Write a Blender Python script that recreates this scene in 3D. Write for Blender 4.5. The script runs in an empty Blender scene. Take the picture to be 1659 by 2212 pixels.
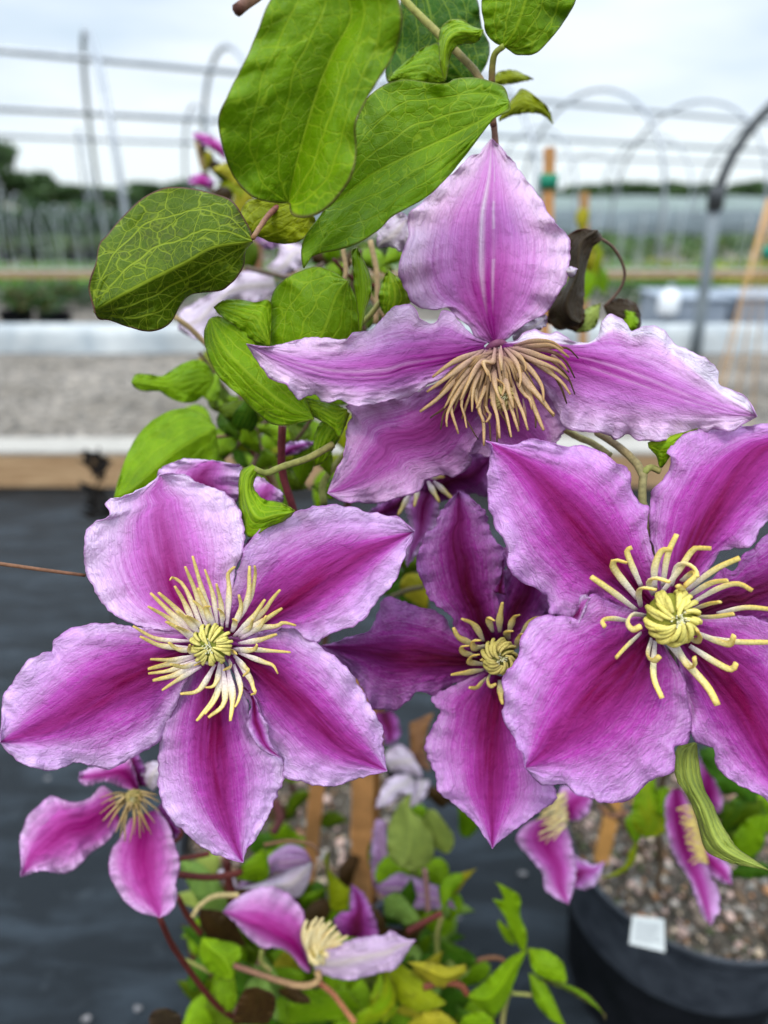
import bpy, math, random
import numpy as np
from mathutils import Vector, noise
random.seed(7)
C = bpy.context.scene.collection
# ------------------------------------------------------------------ camera
PITCH = math.radians(24.7); CP, SP = math.cos(PITCH), math.sin(PITCH)
CH = 0.95; FPX = 1500.0
cam = bpy.data.cameras.new('camera'); co = bpy.data.objects.new('camera', cam); C.objects.link(co)
co.location = (0, 0, CH); co.rotation_euler = (math.pi/2-PITCH, 0, 0)
cam.sensor_fit = 'VERTICAL'; cam.sensor_height = 24; cam.sensor_width = 18
cam.lens = 24*FPX/2212; cam.clip_start = 0.01; cam.clip_end = 2000
cam.dof.use_dof = True; cam.dof.focus_distance = 0.25
cam.dof.aperture_fstop = cam.lens/1000/0.0044
bpy.context.scene.camera = co
sc = bpy.context.scene
sc.view_settings.view_transform = 'Standard'; sc.view_settings.look = 'None'
sc.view_settings.exposure = 0.0; sc.view_settings.gamma = 1
# ------------------------------------------------------------------ sky
w = bpy.data.worlds.new("World"); sc.world = w; w.use_nodes = True
N = w.node_tree.nodes; Lk = w.node_tree.links; N.clear()
sky = N.new('ShaderNodeTexSky'); sky.sky_type = 'NISHITA'; sky.sun_disc = False
SUN_EL, SUN_ROT = math.radians(58), math.radians(-150)
sky.sun_elevation = SUN_EL; sky.sun_rotation = SUN_ROT
tc = N.new('ShaderNodeTexCoord'); mp = N.new('ShaderNodeMapping'); mp.inputs['Scale'].default_value = (1.3, 1.3, 6)
nz = N.new('ShaderNodeTexNoise'); nz.inputs['Scale'].default_value = 1.7; nz.inputs['Detail'].default_value = 5
Lk.new(tc.outputs['Generated'], mp.inputs[0]); Lk.new(mp.outputs[0], nz.inputs['Vector'])
rp = N.new('ShaderNodeValToRGB'); e = rp.color_ramp.elements
e[0].position = .36; e[0].color = (.60, .72, .84, 1); e[1].position = .62; e[1].color = (.88, .95, 1.02, 1)
Lk.new(nz.outputs['Fac'], rp.inputs[0])
sx = N.new('ShaderNodeSeparateXYZ'); Lk.new(tc.outputs['Generated'], sx.inputs[0])
gr = N.new('ShaderNodeMapRange'); Lk.new(sx.outputs['Z'], gr.inputs['Value'])
gr.inputs['From Min'].default_value = .22; gr.inputs['From Max'].default_value = 1; gr.inputs['To Min'].default_value = 1.07; gr.inputs['To Max'].default_value = 3.5
hz = N.new('ShaderNodeMapRange'); Lk.new(sx.outputs['Z'], hz.inputs['Value']); hz.interpolation_type = 'SMOOTHSTEP'
hz.inputs['From Min'].default_value = .04; hz.inputs['From Max'].default_value = .10; hz.inputs['To Min'].default_value = 1; hz.inputs['To Max'].default_value = 0
mx0 = N.new('ShaderNodeMixRGB'); Lk.new(hz.outputs[0], mx0.inputs[0]); Lk.new(rp.outputs[0], mx0.inputs[1]); mx0.inputs[2].default_value = (.86, .95, 1.0, 1)
ml = N.new('ShaderNodeVectorMath'); ml.operation = 'SCALE'; Lk.new(mx0.outputs[0], ml.inputs[0]); Lk.new(gr.outputs[0], ml.inputs['Scale'])
sk = N.new('ShaderNodeVectorMath'); sk.operation = 'SCALE'; Lk.new(sky.outputs[0], sk.inputs[0]); sk.inputs['Scale'].default_value = .012
ad = N.new('ShaderNodeVectorMath'); ad.operation = 'ADD'; Lk.new(ml.outputs[0], ad.inputs[0]); Lk.new(sk.outputs[0], ad.inputs[1])
bg = N.new('ShaderNodeBackground'); bg.inputs['Strength'].default_value = 1.0
wo = N.new('ShaderNodeOutputWorld'); Lk.new(ad.outputs[0], bg.inputs[0]); Lk.new(bg.outputs[0], wo.inputs[0])
sl = bpy.data.lights.new('sun', 'SUN'); sl.energy = 1.5; sl.angle = math.radians(12); sl.color = (1, .95, .86)
so = bpy.data.objects.new('sun', sl); C.objects.link(so)
# sun behind-left of the camera, high
sd = Vector((math.sin(SUN_ROT)*math.cos(SUN_EL), math.cos(SUN_ROT)*math.cos(SUN_EL), math.sin(SUN_EL)))
so.rotation_euler = sd.to_track_quat('Z', 'Y').to_euler()

# ------------------------------------------------------------------ geometry helpers
FR = {'D': (0, 0, 1), '1': (0, 0, .5), '2': (829.4, 0, .5), '3': (0, 432, .5), '4': (829.4, 432, .5), '5': (0, 985, .5),
      '6': (829.4, 985, .5), '7': (0, 1538, .5), '8': (829.4, 1538, .5), '9': (734.5, 1469, .2343), 'A': (371.5, 1641.7, .3646)}
def S(txt):
    """ 'f: x,y x,y g: x,y ...' sight-line table: each frame letter has an origin and a scale """
    f = 'D'; out = []
    for tok in txt.split():
        if tok.endswith(':'): f = tok[:-1]; continue
        a, b = tok.split(','); ox, oy, k = FR[f]
        out.append((ox+float(a)*k, oy+float(b)*k))
    return np.array(out)
def P(px, py, d):
    a = (px-829.5)/FPX*d; b = -(py-1106)/FPX*d
    return (a, d*CP+b*SP, CH+b*CP-d*SP)
def PY(px, py, Y):                      # point in the vertical plane y = Y
    k = (1106-py)/FPX
    return P(px, py, Y/(CP+k*SP))
def GX(px, Y, h=0.0):                   # world x seen at column px, at distance Y, height h
    return (px-829.5)/FPX*(Y*CP-(h-CH)*SP)
def resample(p, n):
    p = np.asarray(p, float)
    q = np.vstack([2*p[0]-p[1], p, 2*p[-1]-p[-2]])
    seg = np.linalg.norm(np.diff(p, axis=0), axis=1); cum = np.concatenate([[0], np.cumsum(seg)]); cum /= max(cum[-1], 1e-9)
    t = np.linspace(0, 1, n); out = np.zeros((n, p.shape[1]))
    for i, tt in enumerate(t):
        k = min(np.searchsorted(cum, tt, 'right')-1, len(p)-2); k = max(k, 0)
        f = (tt-cum[k])/max(cum[k+1]-cum[k], 1e-9)
        a, b, c, d = q[k], q[k+1], q[k+2], q[k+3]
        out[i] = .5*((2*b)+(-a+c)*f+(2*a-5*b+4*c-d)*f*f+(-a+3*b-3*c+d)*f**3)
    return out
def nz1(x, y, z=0.0): return noise.noise(Vector((x, y, z)))
def mesh_obj(name, verts, faces, mat, parent=None, cols=None, smooth=True, attrs=None):
    me = bpy.data.meshes.new(name); me.from_pydata([tuple(v) for v in verts], [], faces)
    if mat: me.materials.append(mat)
    if cols is not None:
        at = me.color_attributes.new('Col', 'FLOAT_COLOR', 'POINT')
        at.data.foreach_set('color', np.asarray(cols, dtype=np.float32).ravel())
    for k, v in (attrs or {}).items():
        at = me.attributes.new(k, 'FLOAT_VECTOR', 'POINT'); at.data.foreach_set('vector', np.asarray(v, dtype=np.float32).ravel())
    if smooth: me.polygons.foreach_set('use_smooth', [True]*len(me.polygons))
    me.update()
    o = bpy.data.objects.new(name, me); C.objects.link(o)
    if parent: 
        o.parent = parent; o.matrix_parent_inverse = parent.matrix_world.inverted()
    return o
def tag(o, label=None, cat=None, group=None, kind=None):
    if label: o['label'] = label
    if cat: o['category'] = cat
    if group: o['group'] = group
    if kind: o['kind'] = kind
    return o
def empty(name, loc, parent=None):
    o = bpy.data.objects.new(name, None); o.empty_display_size = .02; C.objects.link(o)
    o.location = loc
    bpy.context.view_layer.update()
    if parent: o.parent = parent; o.matrix_parent_inverse = parent.matrix_world.inverted(); bpy.context.view_layer.update()
    return o
class MB:
    def __init__(s): s.v = []; s.f = []; s.c = []
    def add(s, v, f, col=(1, 1, 1, 1)):
        n = len(s.v); s.v += [tuple(x) for x in v]; s.f += [tuple(i+n for i in q) for q in f]; s.c += [col]*len(v) if not isinstance(col, list) else col
    def box(s, a, b, col=(1, 1, 1, 1)):
        x0, y0, z0 = a; x1, y1, z1 = b
        s.add([(x0,y0,z0),(x1,y0,z0),(x1,y1,z0),(x0,y1,z0),(x0,y0,z1),(x1,y0,z1),(x1,y1,z1),(x0,y1,z1)],
              [(0,3,2,1),(4,5,6,7),(0,1,5,4),(1,2,6,5),(2,3,7,6),(3,0,4,7)], col)
    def tube(s, pts, rad, n=8, flat=1.0, cols=None, edge=None):
        pts = np.asarray(pts, float); m = len(pts)
        if np.isscalar(rad): rad = [rad]*m
        V = []; F = []; K = []
        prev = None
        for i in range(m):
            t = pts[min(i+1, m-1)]-pts[max(i-1, 0)]; t /= np.linalg.norm(t)+1e-12
            if prev is None:
                r = np.cross(t, (0, 1, .01)); 
                if np.linalg.norm(r) < .1: r = np.cross(t, (1, 0, 0))
            else: r = prev-t*np.dot(prev, t)
            r /= np.linalg.norm(r)+1e-12; prev = r; u = np.cross(t, r)
            for k in range(n):
                a = 2*math.pi*k/n; V.append(pts[i]+rad[i]*(math.cos(a)*r+math.sin(a)*u*flat))
                kc = tuple(cols[i]) if cols is not None else (1, 1, 1, 1)
                if edge is not None and i > m*.3:
                    q = abs(math.cos(a))**2*min(1, (i/m-.3)*4); kc = (kc[0]*(1-q+q*edge[0]), kc[1]*(1-q+q*edge[1]), kc[2]*(1-q+q*edge[2]), 1)
                K.append(kc)
        for i in range(m-1):
            for k in range(n):
                a = i*n+k; b = i*n+(k+1) % n; F.append((a, b, b+n, a+n))
        F.append(tuple(range(n-1, -1, -1))); F.append(tuple((m-1)*n+k for k in range(n)))
        s.add(V, F, K)
    def build(s, name, mat, parent=None, smooth=True):
        return mesh_obj(name, s.v, s.f, mat, parent, s.c, smooth)

# ------------------------------------------------------------------ materials
def mat_new(name):
    m = bpy.data.materials.new(name); m.use_nodes = True; nt = m.node_tree; nt.nodes.clear(); return m, nt.nodes, nt.links
def nd(N, t, **k):
    n = N.new(t)
    for a, b in k.items(): setattr(n, a, b)
    return n
def noise_node(N, L, vec, scale, detail=4, rough=.55, dist=0.0):
    n = N.new('ShaderNodeTexNoise'); n.inputs['Scale'].default_value = scale; n.inputs['Detail'].default_value = detail
    n.inputs['Roughness'].default_value = rough; n.inputs['Distortion'].default_value = dist
    if vec is not None: L.new(vec, n.inputs['Vector'])
    return n.outputs['Fac']
def mapr(N, L, v, a, b, c, d, smooth=False):
    n = N.new('ShaderNodeMapRange'); n.inputs['From Min'].default_value = a; n.inputs['From Max'].default_value = b
    n.inputs['To Min'].default_value = c; n.inputs['To Max'].default_value = d
    if smooth: n.interpolation_type = 'SMOOTHSTEP'
    L.new(v, n.inputs['Value']); return n.outputs[0]
def mth(N, L, op, a, b=None):
    n = N.new('ShaderNodeMath'); n.operation = op
    for i, x in enumerate((a, b)):
        if x is None: continue
        if isinstance(x, (int, float)): n.inputs[i].default_value = x
        else: L.new(x, n.inputs[i])
    return n.outputs[0]
def mix(N, L, f, a, b, mode='MIX'):
    n = N.new('ShaderNodeMixRGB'); n.blend_type = mode
    for i, x in enumerate((f, a, b)):
        if isinstance(x, (int, float)): n.inputs[i].default_value = x
        elif isinstance(x, tuple): n.inputs[i].default_value = x if len(x) == 4 else x+(1,)
        else: L.new(x, n.inputs[i])
    return n.outputs[0]
def petal_mat():
    m, N, L = mat_new('petal')
    ca = nd(N, 'ShaderNodeAttribute', attribute_name='Col'); col = ca.outputs['Color']; bar = ca.outputs['Alpha']
    st = nd(N, 'ShaderNodeAttribute', attribute_name='st').outputs['Vector']
    met = nd(N, 'ShaderNodeAttribute', attribute_name='met').outputs['Vector']
    m1 = nd(N, 'ShaderNodeMapping'); m1.inputs['Scale'].default_value = (5, 34, 1); L.new(st, m1.inputs[0])
    streak = noise_node(N, L, m1.outputs[0], 1.6, 6, .6, .3)
    m2 = nd(N, 'ShaderNodeMapping'); m2.inputs['Scale'].default_value = (650, 1150, 1); L.new(met, m2.inputs[0])
    fine = noise_node(N, L, m2.outputs[0], 1.0, 5, .65, .8)
    m3 = nd(N, 'ShaderNodeMapping'); m3.inputs['Scale'].default_value = (260, 420, 1); L.new(met, m3.inputs[0])
    crk = noise_node(N, L, m3.outputs[0], 1.0, 5, .62, 1.2)
    sv = mapr(N, L, streak, .3, .7, .0, 1.0)
    fl_ = mth(N, L, 'MULTIPLY', mapr(N, L, fine, .45, .75, 0, .42), mapr(N, L, bar, 0, .75, 1, .0))
    c1 = mix(N, L, fl_, col, (.80, .64, .86))      # pale flecks
    c2 = mix(N, L, 1.0, c1, mix(N, L, sv, (.84, .74, .86), (1.08, 1.05, 1.06)), 'MULTIPLY')
    c2 = mix(N, L, mth(N, L, 'MULTIPLY', mapr(N, L, crk, .38, .5, .20, 0), mapr(N, L, bar, 0, .6, 1, .0)), c2, (.46, .16, .52))
    f1_ = mth(N, L, 'MULTIPLY', mapr(N, L, bar, .08, .35, 0, 1, True), mapr(N, L, bar, .45, .85, 1, 0, True))
    m4 = nd(N, 'ShaderNodeMapping'); m4.inputs['Scale'].default_value = (3.2, 46, 1); L.new(st, m4.inputs[0]); vn_ = noise_node(N, L, m4.outputs[0], 1.0, 5, .62, .5)
    c2 = mix(N, L, mth(N, L, 'MULTIPLY', f1_, mapr(N, L, vn_, .48, .68, 0, .42)), c2, (.36, .02, .28))
    c2 = mix(N, L, mth(N, L, 'MULTIPLY', f1_, mapr(N, L, vn_, .50, .30, 0, .20)), c2, (.74, .46, .80))
    sep = nd(N, 'ShaderNodeSeparateXYZ'); L.new(st, sep.inputs[0])
    au = mth(N, L, 'ABSOLUTE', sep.outputs[1])
    edge = mapr(N, L, au, .2, .9, .35, 1.0)
    h1 = mth(N, L, 'MULTIPLY', crk, edge)
    h = mth(N, L, 'ADD', mth(N, L, 'MULTIPLY', h1, 2.0), mth(N, L, 'ADD', mth(N, L, 'MULTIPLY', streak, .4), mth(N, L, 'MULTIPLY', fine, .45)))
    bp = nd(N, 'ShaderNodeBump'); bp.inputs['Strength'].default_value = .85; bp.inputs['Distance'].default_value = .0012; L.new(h, bp.inputs['Height'])
    pr = nd(N, 'ShaderNodeBsdfPrincipled'); L.new(c2, pr.inputs['Base Color']); L.new(bp.outputs[0], pr.inputs['Normal'])
    pr.inputs['Roughness'].default_value = .36; pr.inputs['Specular IOR Level'].default_value = .09
    tr = nd(N, 'ShaderNodeBsdfTranslucent'); L.new(c2, tr.inputs[0]); L.new(bp.outputs[0], tr.inputs['Normal'])
    ms = nd(N, 'ShaderNodeMixShader'); ms.inputs[0].default_value = .22
    L.new(pr.outputs[0], ms.inputs[1]); L.new(tr.outputs[0], ms.inputs[2])
    o = nd(N, 'ShaderNodeOutputMaterial'); L.new(ms.outputs[0], o.inputs[0]); return m
def leaf_mat():
    m, N, L = mat_new('leaf')
    col = nd(N, 'ShaderNodeAttribute', attribute_name='Col').outputs['Color']
    st = nd(N, 'ShaderNodeAttribute', attribute_name='st').outputs['Vector']
    met = nd(N, 'ShaderNodeAttribute', attribute_name='met').outputs['Vector']
    lp = nd(N, 'ShaderNodeAttribute', attribute_name='lp').outputs['Vector']
    s1 = nd(N, 'ShaderNodeSeparateXYZ'); L.new(st, s1.inputs[0]); ss, uu, hw = s1.outputs
    s2 = nd(N, 'ShaderNodeSeparateXYZ'); L.new(lp, s2.inputs[0]); vs, blo, dist = s2.outputs
    # warp
    wn = nd(N, 'ShaderNodeTexNoise'); wn.inputs['Scale'].default_value = 170; wn.inputs['Detail'].default_value = 2; L.new(met, wn.inputs['Vector'])
    wv = nd(N, 'ShaderNodeVectorMath', operation='MULTIPLY_ADD'); L.new(wn.outputs['Color'], wv.inputs[0]); wv.inputs[1].default_value = (.0034,)*3; L.new(met, wv.inputs[2])
    def vor(scale, a, b):
        v = nd(N, 'ShaderNodeTexVoronoi'); v.feature = 'DISTANCE_TO_EDGE'; v.inputs['Scale'].default_value = scale
        L.new(wv.outputs[0], v.inputs['Vector']); return mapr(N, L, v.outputs['Distance'], a, b, 1, 0, True)
    big = vor(150, .004, .045); small = vor(330, .006, .075); tiny = vor(700, .01, .12)
    au = mth(N, L, 'ABSOLUTE', uu)
    un = mth(N, L, 'ADD', uu, mapr(N, L, noise_node(N, L, ss, 4, 1), .3, .7, -.04, .04))
    aun = mth(N, L, 'ABSOLUTE', un)
    main = None
    for k, wd in ((0.0, .0008), (.36, .00055), (.70, .00042)):
        d = mth(N, L, 'MULTIPLY', mth(N, L, 'ABSOLUTE', mth(N, L, 'SUBTRACT', au if k == 0 else aun, k)), hw)
        q = mapr(N, L, d, wd*.25, wd, 1, 0, True)
        main = q if main is None else mth(N, L, 'MAXIMUM', main, q)
    fadeend = mapr(N, L, ss, .75, 1, 1, .2)
    main = mth(N, L, 'MULTIPLY', main, fadeend)
    net = mth(N, L, 'MAXIMUM', mth(N, L, 'MULTIPLY', big, .85), mth(N, L, 'MAXIMUM', mth(N, L, 'MULTIPLY', small, .42), mth(N, L, 'MULTIPLY', tiny, .14)))
    vein = mth(N, L, 'MULTIPLY', mth(N, L, 'MAXIMUM', main, net), vs)
    mott = noise_node(N, L, met, 60, 5, .6)
    base = mix(N, L, 1.0, col, mix(N, L, mapr(N, L, mott, .3, .7, 0, 1), (.66, .72, .6), (1.25, 1.2, 1.1)), 'MULTIPLY')
    bl = noise_node(N, L, met, 95, 6, .7); blm = mth(N, L, 'MULTIPLY', mapr(N, L, bl, .52, .68, 0, 1), blo)
    base = mix(N, L, blm, base, (.05, .035, .015))
    vc = mix(N, L, .62, mix(N, L, 1.0, col, (2.6, 2.0, 1.6), 'MULTIPLY'), (.34, .42, .03))
    c = mix(N, L, vein, base, vc)
    # seen from the underside the leaf is paler and greyer
    rim = mth(N, L, 'MULTIPLY', mapr(N, L, mth(N, L, 'MULTIPLY', mth(N, L, 'SUBTRACT', 1.0, au), hw), .00015, .0006, 1, 0), dist)
    c = mix(N, L, rim, c, (.10, .045, .03))
    hh = mth(N, L, 'ADD', mth(N, L, 'MULTIPLY', mth(N, L, 'MAXIMUM', main, net), -.6), mth(N, L, 'MULTIPLY', noise_node(N, L, met, 900, 3), .35))
    hh = mth(N, L, 'ADD', hh, mth(N, L, 'MULTIPLY', mott, 1.2))
    bp = nd(N, 'ShaderNodeBump'); bp.inputs['Strength'].default_value = .6; bp.inputs['Distance'].default_value = .0006; L.new(hh, bp.inputs['Height'])
    pr = nd(N, 'ShaderNodeBsdfPrincipled'); L.new(c, pr.inputs['Base Color']); L.new(bp.outputs[0], pr.inputs['Normal'])
    pr.inputs['Roughness'].default_value = .36; pr.inputs['Specular IOR Level'].default_value = .11
    tr = nd(N, 'ShaderNodeBsdfTranslucent'); L.new(mix(N, L, 1.0, c, (1.5, 1.5, .6), 'MULTIPLY'), tr.inputs[0])
    ms = nd(N, 'ShaderNodeMixShader'); ms.inputs[0].default_value = .28
    L.new(pr.outputs[0], ms.inputs[1]); L.new(tr.outputs[0], ms.inputs[2])
    o = nd(N, 'ShaderNodeOutputMaterial'); L.new(ms.outputs[0], o.inputs[0]); return m
def vc_mat(name, rough=.5, spec=.4, nscale=300, namp=.3, bump=.0002, transl=0.0):
    """vertex-coloured material with mottling and fine relief"""
    m, N, L = mat_new(name)
    col = nd(N, 'ShaderNodeAttribute', attribute_name='Col').outputs['Color']
    tcn = nd(N, 'ShaderNodeTexCoord').outputs['Object']
    f = noise_node(N, L, tcn, nscale, 5, .6)
    c = mix(N, L, 1.0, col, mix(N, L, mapr(N, L, f, .3, .7, 0, 1), (1-namp,)*3, (1+namp,)*3), 'MULTIPLY')
    bp = nd(N, 'ShaderNodeBump'); bp.inputs['Strength'].default_value = .7; bp.inputs['Distance'].default_value = bump; L.new(f, bp.inputs['Height'])
    pr = nd(N, 'ShaderNodeBsdfPrincipled'); L.new(c, pr.inputs['Base Color']); L.new(bp.outputs[0], pr.inputs['Normal'])
    pr.inputs['Roughness'].default_value = rough; pr.inputs['Specular IOR Level'].default_value = spec
    out = pr.outputs[0]
    if transl:
        tr = nd(N, 'ShaderNodeBsdfTranslucent'); L.new(c, tr.inputs[0]); ms = nd(N, 'ShaderNodeMixShader'); ms.inputs[0].default_value = transl
        L.new(out, ms.inputs[1]); L.new(tr.outputs[0], ms.inputs[2]); out = ms.outputs[0]
    o = nd(N, 'ShaderNodeOutputMaterial'); L.new(out, o.inputs[0]); return m
def simple(name, c1, c2, scale, rough=.6, bump=.002, stretch=(1, 1, 1), metal=0.0, detail=5, spec=.4, lo=.35, hi=.65):
    m, N, L = mat_new(name)
    tcn = nd(N, 'ShaderNodeTexCoord').outputs['Object']; mp = nd(N, 'ShaderNodeMapping'); mp.inputs['Scale'].default_value = stretch; L.new(tcn, mp.inputs[0])
    f = noise_node(N, L, mp.outputs[0], scale, detail, .6)
    c = mix(N, L, mapr(N, L, f, lo, hi, 0, 1), c1, c2)
    bp = nd(N, 'ShaderNodeBump'); bp.inputs['Strength'].default_value = .8; bp.inputs['Distance'].default_value = bump; L.new(f, bp.inputs['Height'])
    pr = nd(N, 'ShaderNodeBsdfPrincipled'); L.new(c, pr.inputs['Base Color']); L.new(bp.outputs[0], pr.inputs['Normal'])
    pr.inputs['Roughness'].default_value = rough; pr.inputs['Metallic'].default_value = metal; pr.inputs['Specular IOR Level'].default_value = spec
    o = nd(N, 'ShaderNodeOutputMaterial'); L.new(pr.outputs[0], o.inputs[0]); return m
M_PET = petal_mat(); M_LEAF = leaf_mat()
M_STA = vc_mat('stamen', .6, .12, 1400, .22, .0002, .12)
M_STEM = vc_mat('stem', .5, .15, 500, .3, .0003)
M_STAKE = vc_mat('stake_wood', .65, .3, 60, .2, .0006)

# ------------------------------------------------------------------ thin curved sheets (petals, leaves)
def sheet(L, R, mid, zf, nu, nv, jit=0.0, seed=0.0, jf=40):
    L = resample(L, nu+1); R = resample(R, nu+1)
    M = .5*(L+R) if mid is None else resample(mid, nu+1)
    if mid is None:                                     # smooth the default midrib
        for _ in range(12): M[1:-1] = .25*M[:-2]+.5*M[1:-1]+.25*M[2:]
    if jit:
        for A, sg in ((L, 1), (R, -1)):
            t = np.gradient(A, axis=0); nrm = np.stack([t[:, 1], -t[:, 0]], 1); nrm /= np.linalg.norm(nrm, axis=1, keepdims=True)+1e-9
            for i in range(nu+1):
                s = i/nu; n = (.55-1.9*abs(noise.noise(Vector((s*jf*.55, seed*3.1+sg, 0)))))*1.3+.5*noise.noise(Vector((s*jf*1.7, seed+sg*5, 3)))
                A[i] += nrm[i]*n*jit*min(1, s*5)*min(1, (1-s)*12)
    def sm(A):
        B = A.copy()
        for _ in range(int(nu*nu/45)): B[1:-1] = .25*B[:-2]+.5*B[1:-1]+.25*B[2:]
        return B
    Ls, Rs = sm(L), sm(R)
    V = []; st = []; met = []
    zs0 = zf(.4, 0.0)
    dM = np.linalg.norm(np.diff(M, axis=0), axis=1); cl = np.concatenate([[0], np.cumsum(dM)])*zs0/FPX
    for i in range(nu+1):
        s = i/nu; hl = np.linalg.norm(L[i]-M[i])*zs0/FPX; hr = np.linalg.norm(R[i]-M[i])*zs0/FPX
        for j in range(nv+1):
            u = 2*j/nv-1
            E = L[i] if u < 0 else R[i]; h = hl if u < 0 else hr
            E0 = Ls[i] if u < 0 else Rs[i]; q = M[i]+(E0-M[i])*abs(u)+(E-E0)*abs(u)**3.5
            V.append(P(q[0], q[1], zf(s, u))); st.append((s, u, h)); met.append((cl[i]+seed*.1, u*h, seed*.13))
    F = [(i*(nv+1)+j, i*(nv+1)+j+1, (i+1)*(nv+1)+j+1, (i+1)*(nv+1)+j) for i in range(nu) for j in range(nv)]
    return V, F, st, met
def zmaker(z0, z1, arch=0.0, cup=0.0, ruf=0.0, rn=3, seed=0.0, keel=0.0, groove=.0005, crk=.0009, tilt=0.0):
    def zf(s, u):
        a = abs(u); sg = 1 if u > 0 else -1
        z = z0+(z1-z0)*s-arch*4*s*(1-s)+cup*a*a*math.sin(math.pi*min(1, s*.9+.08))+keel*a*math.sin(math.pi*min(1, s*.85+.1))+tilt*u
        if ruf:
            wv = math.sin(2*math.pi*rn*s+seed*2.3+sg*1.3+2.2*noise.noise(Vector((s*3, seed, sg))))
            z += ruf*a**2.6*wv*min(1, s*4)
            z += ruf*.45*a**4*math.sin(2*math.pi*rn*3.3*s+seed*5+sg+1.5*noise.noise(Vector((s*8, seed, sg))))*min(1, s*4)
        z -= groove*(math.exp(-(u/.045)**2)*.8+math.exp(-((a-.17)/.04)**2))*(1.1-s)
        if crk:
            z += crk*(.35+a)*(noise.noise(Vector((s*9+seed, u*5, seed)))+.6*noise.noise(Vector((s*24, u*9+seed, seed*2))))
            z += crk*.35*a*noise.noise(Vector((s*60, u*16, seed*2)))
        return z
    return zf
def solid(o, t):
    md = o.modifiers.new('thickness', 'SOLIDIFY'); md.thickness = t; md.offset = 0
STY = {  # edge, middle tone, centre, bar width, fade towards tip, white streak
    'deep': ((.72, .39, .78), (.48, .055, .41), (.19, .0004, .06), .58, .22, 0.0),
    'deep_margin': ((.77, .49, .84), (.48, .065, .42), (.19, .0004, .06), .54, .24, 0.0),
    'deep_shaded': ((.46, .19, .49), (.26, .022, .22), (.09, .0004, .022), .62, .25, 0.0),  # darker copy of deep: shade on petals lying behind put into the colour
    'pale': ((.88, .66, .82), (.66, .24, .62), (.38, .01, .27), .58, .62, .9),
    'pale_side': ((.86, .64, .82), (.60, .22, .60), (.36, .015, .28), .56, .58, .35),
    'palest': ((.68, .43, .64), (.38, .08, .33), (.16, .003, .09), .66, .50, 0.0),
    'left_pale': ((.92, .72, .96), (.62, .17, .58), (.26, .001, .12), .52, .55, 0.0),
    'small': ((.82, .48, .80), (.54, .09, .42), (.32, .002, .16), .62, .35, 0.0),
    'under': ((.74, .56, .76), (.72, .60, .68), (.68, .60, .60), .30, .3, 0.0),
    'faded': ((.44, .30, .48), (.38, .20, .40), (.36, .20, .38), .45, .2, 0.0),
    'white': ((.80, .74, .80), (.78, .74, .76), (.76, .72, .70), .3, .3, 0.0)}
NF = [0]
def petal(parent, L, R, z0, z1, style='deep', mid=None, nu=150, nv=60, jit=3.2, arch=.004, cup=.004, ruf=.0035, rn=3, keel=0.0, white=0, tilt=0.0, label=None, name='petal', crk=.0009, jf=40):
    NF[0] += 1; sd_ = NF[0]*1.37
    zf = zmaker(z0, z1, arch, cup, ruf, rn, sd_, keel, tilt=tilt, crk=crk)
    V, F, st, met = sheet(S(L), S(R), None if mid is None else S(mid), zf, nu, nv, jit, sd_, jf)
    ec, mc, cc, bw, fade, ws = STY[style]; ec = np.array(ec); mc = np.array(mc); cc = np.array(cc); cols = []
    for (s, u, h) in st:
        n1 = noise.noise(Vector((s*3+sd_, u*4, 1.0))); n2 = noise.noise(Vector((s*7, u*22, sd_)))
        uu = u+.05*n1+.03*n2; wd = bw*(1.55-.95*s)+.10*n1
        b = math.exp(-(abs(uu)/max(wd, .05))**1.75)
        b = max(b, .9*(1-min(1, s/.16)))
        b *= 1-fade*max(0, s-.25)**1.1/.75**1.1
        b = min(1, max(0, b*(1+.13*n2)))
        k = (ec*(1+.08*n1)*(1-b*2)+mc*b*2) if b < .5 else (mc*(2-2*b)+cc*(2*b-1))
        if s < .5: k = k*(1-(.5-s)*.9*b)  # base darkened: maroon pigment plus occlusion among the stamens put into the colour
        if abs(u) > .72 and style in ('deep', 'deep_margin', 'pale', 'pale_side', 'left_pale', 'small'): q = min(1, (abs(u)-.72)/.28)*((.12 if style == 'deep' else .35)+.5*n2); k = k*(1-max(0, q))+np.array((.90, .78, .92))*max(0, q)
        if ws:
            q = (math.exp(-((u+.06+.02*n1)/.035)**2)+.8*math.exp(-((u-.10)/.022)**2)*(1 if n2 > -.15 else .3))*min(1, max(0, s-.12)*4)*ws*(.6+.4*n1+.4*min(1, s*1.5))
            q = min(1, max(0, q)); k = k*(1-q)+np.array((.80, .66, .76))*q
        if style in ('under', 'faded', 'white'):
            q = .5*max(0, math.cos(u*9))*(1-abs(u)); k = k*(1-q)+np.array((.70, .60, .52))*q
        if white:
            au = u*white; q = min(1, max(0, (au-(.66-.16*math.sin(s*9)))/.08)); k = k*(1-q)+np.array((.86, .80, .88))*q  # one-sided white rim: sky light on the curled edge put into the colour
        if h > 0 and (1-abs(u))*h < .0003: k = k*np.array((.62, .42, .62))
        cols.append((k[0], k[1], k[2], b))
    o = mesh_obj(name, V, F, M_PET, parent, cols, attrs={'st': st, 'met': met}); solid(o, .00035)
    if label: o['label'] = label
    return o
GR = {'green': (.13, .25, .002), 'dark': (.065, .115, .002), 'bright': (.17, .31, .004), 'yellow': (.21, .25, .003), 'olive': (.24, .30, .07),  # bright: the lift of backlit leaves put into their base colour
      'pale': (.16, .27, .06), 'brown': (.050, .024, .008), 'dry': (.05, .032, .022), 'ochre': (.34, .30, .02), 'deepg': (.028, .10, .004)}
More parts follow.
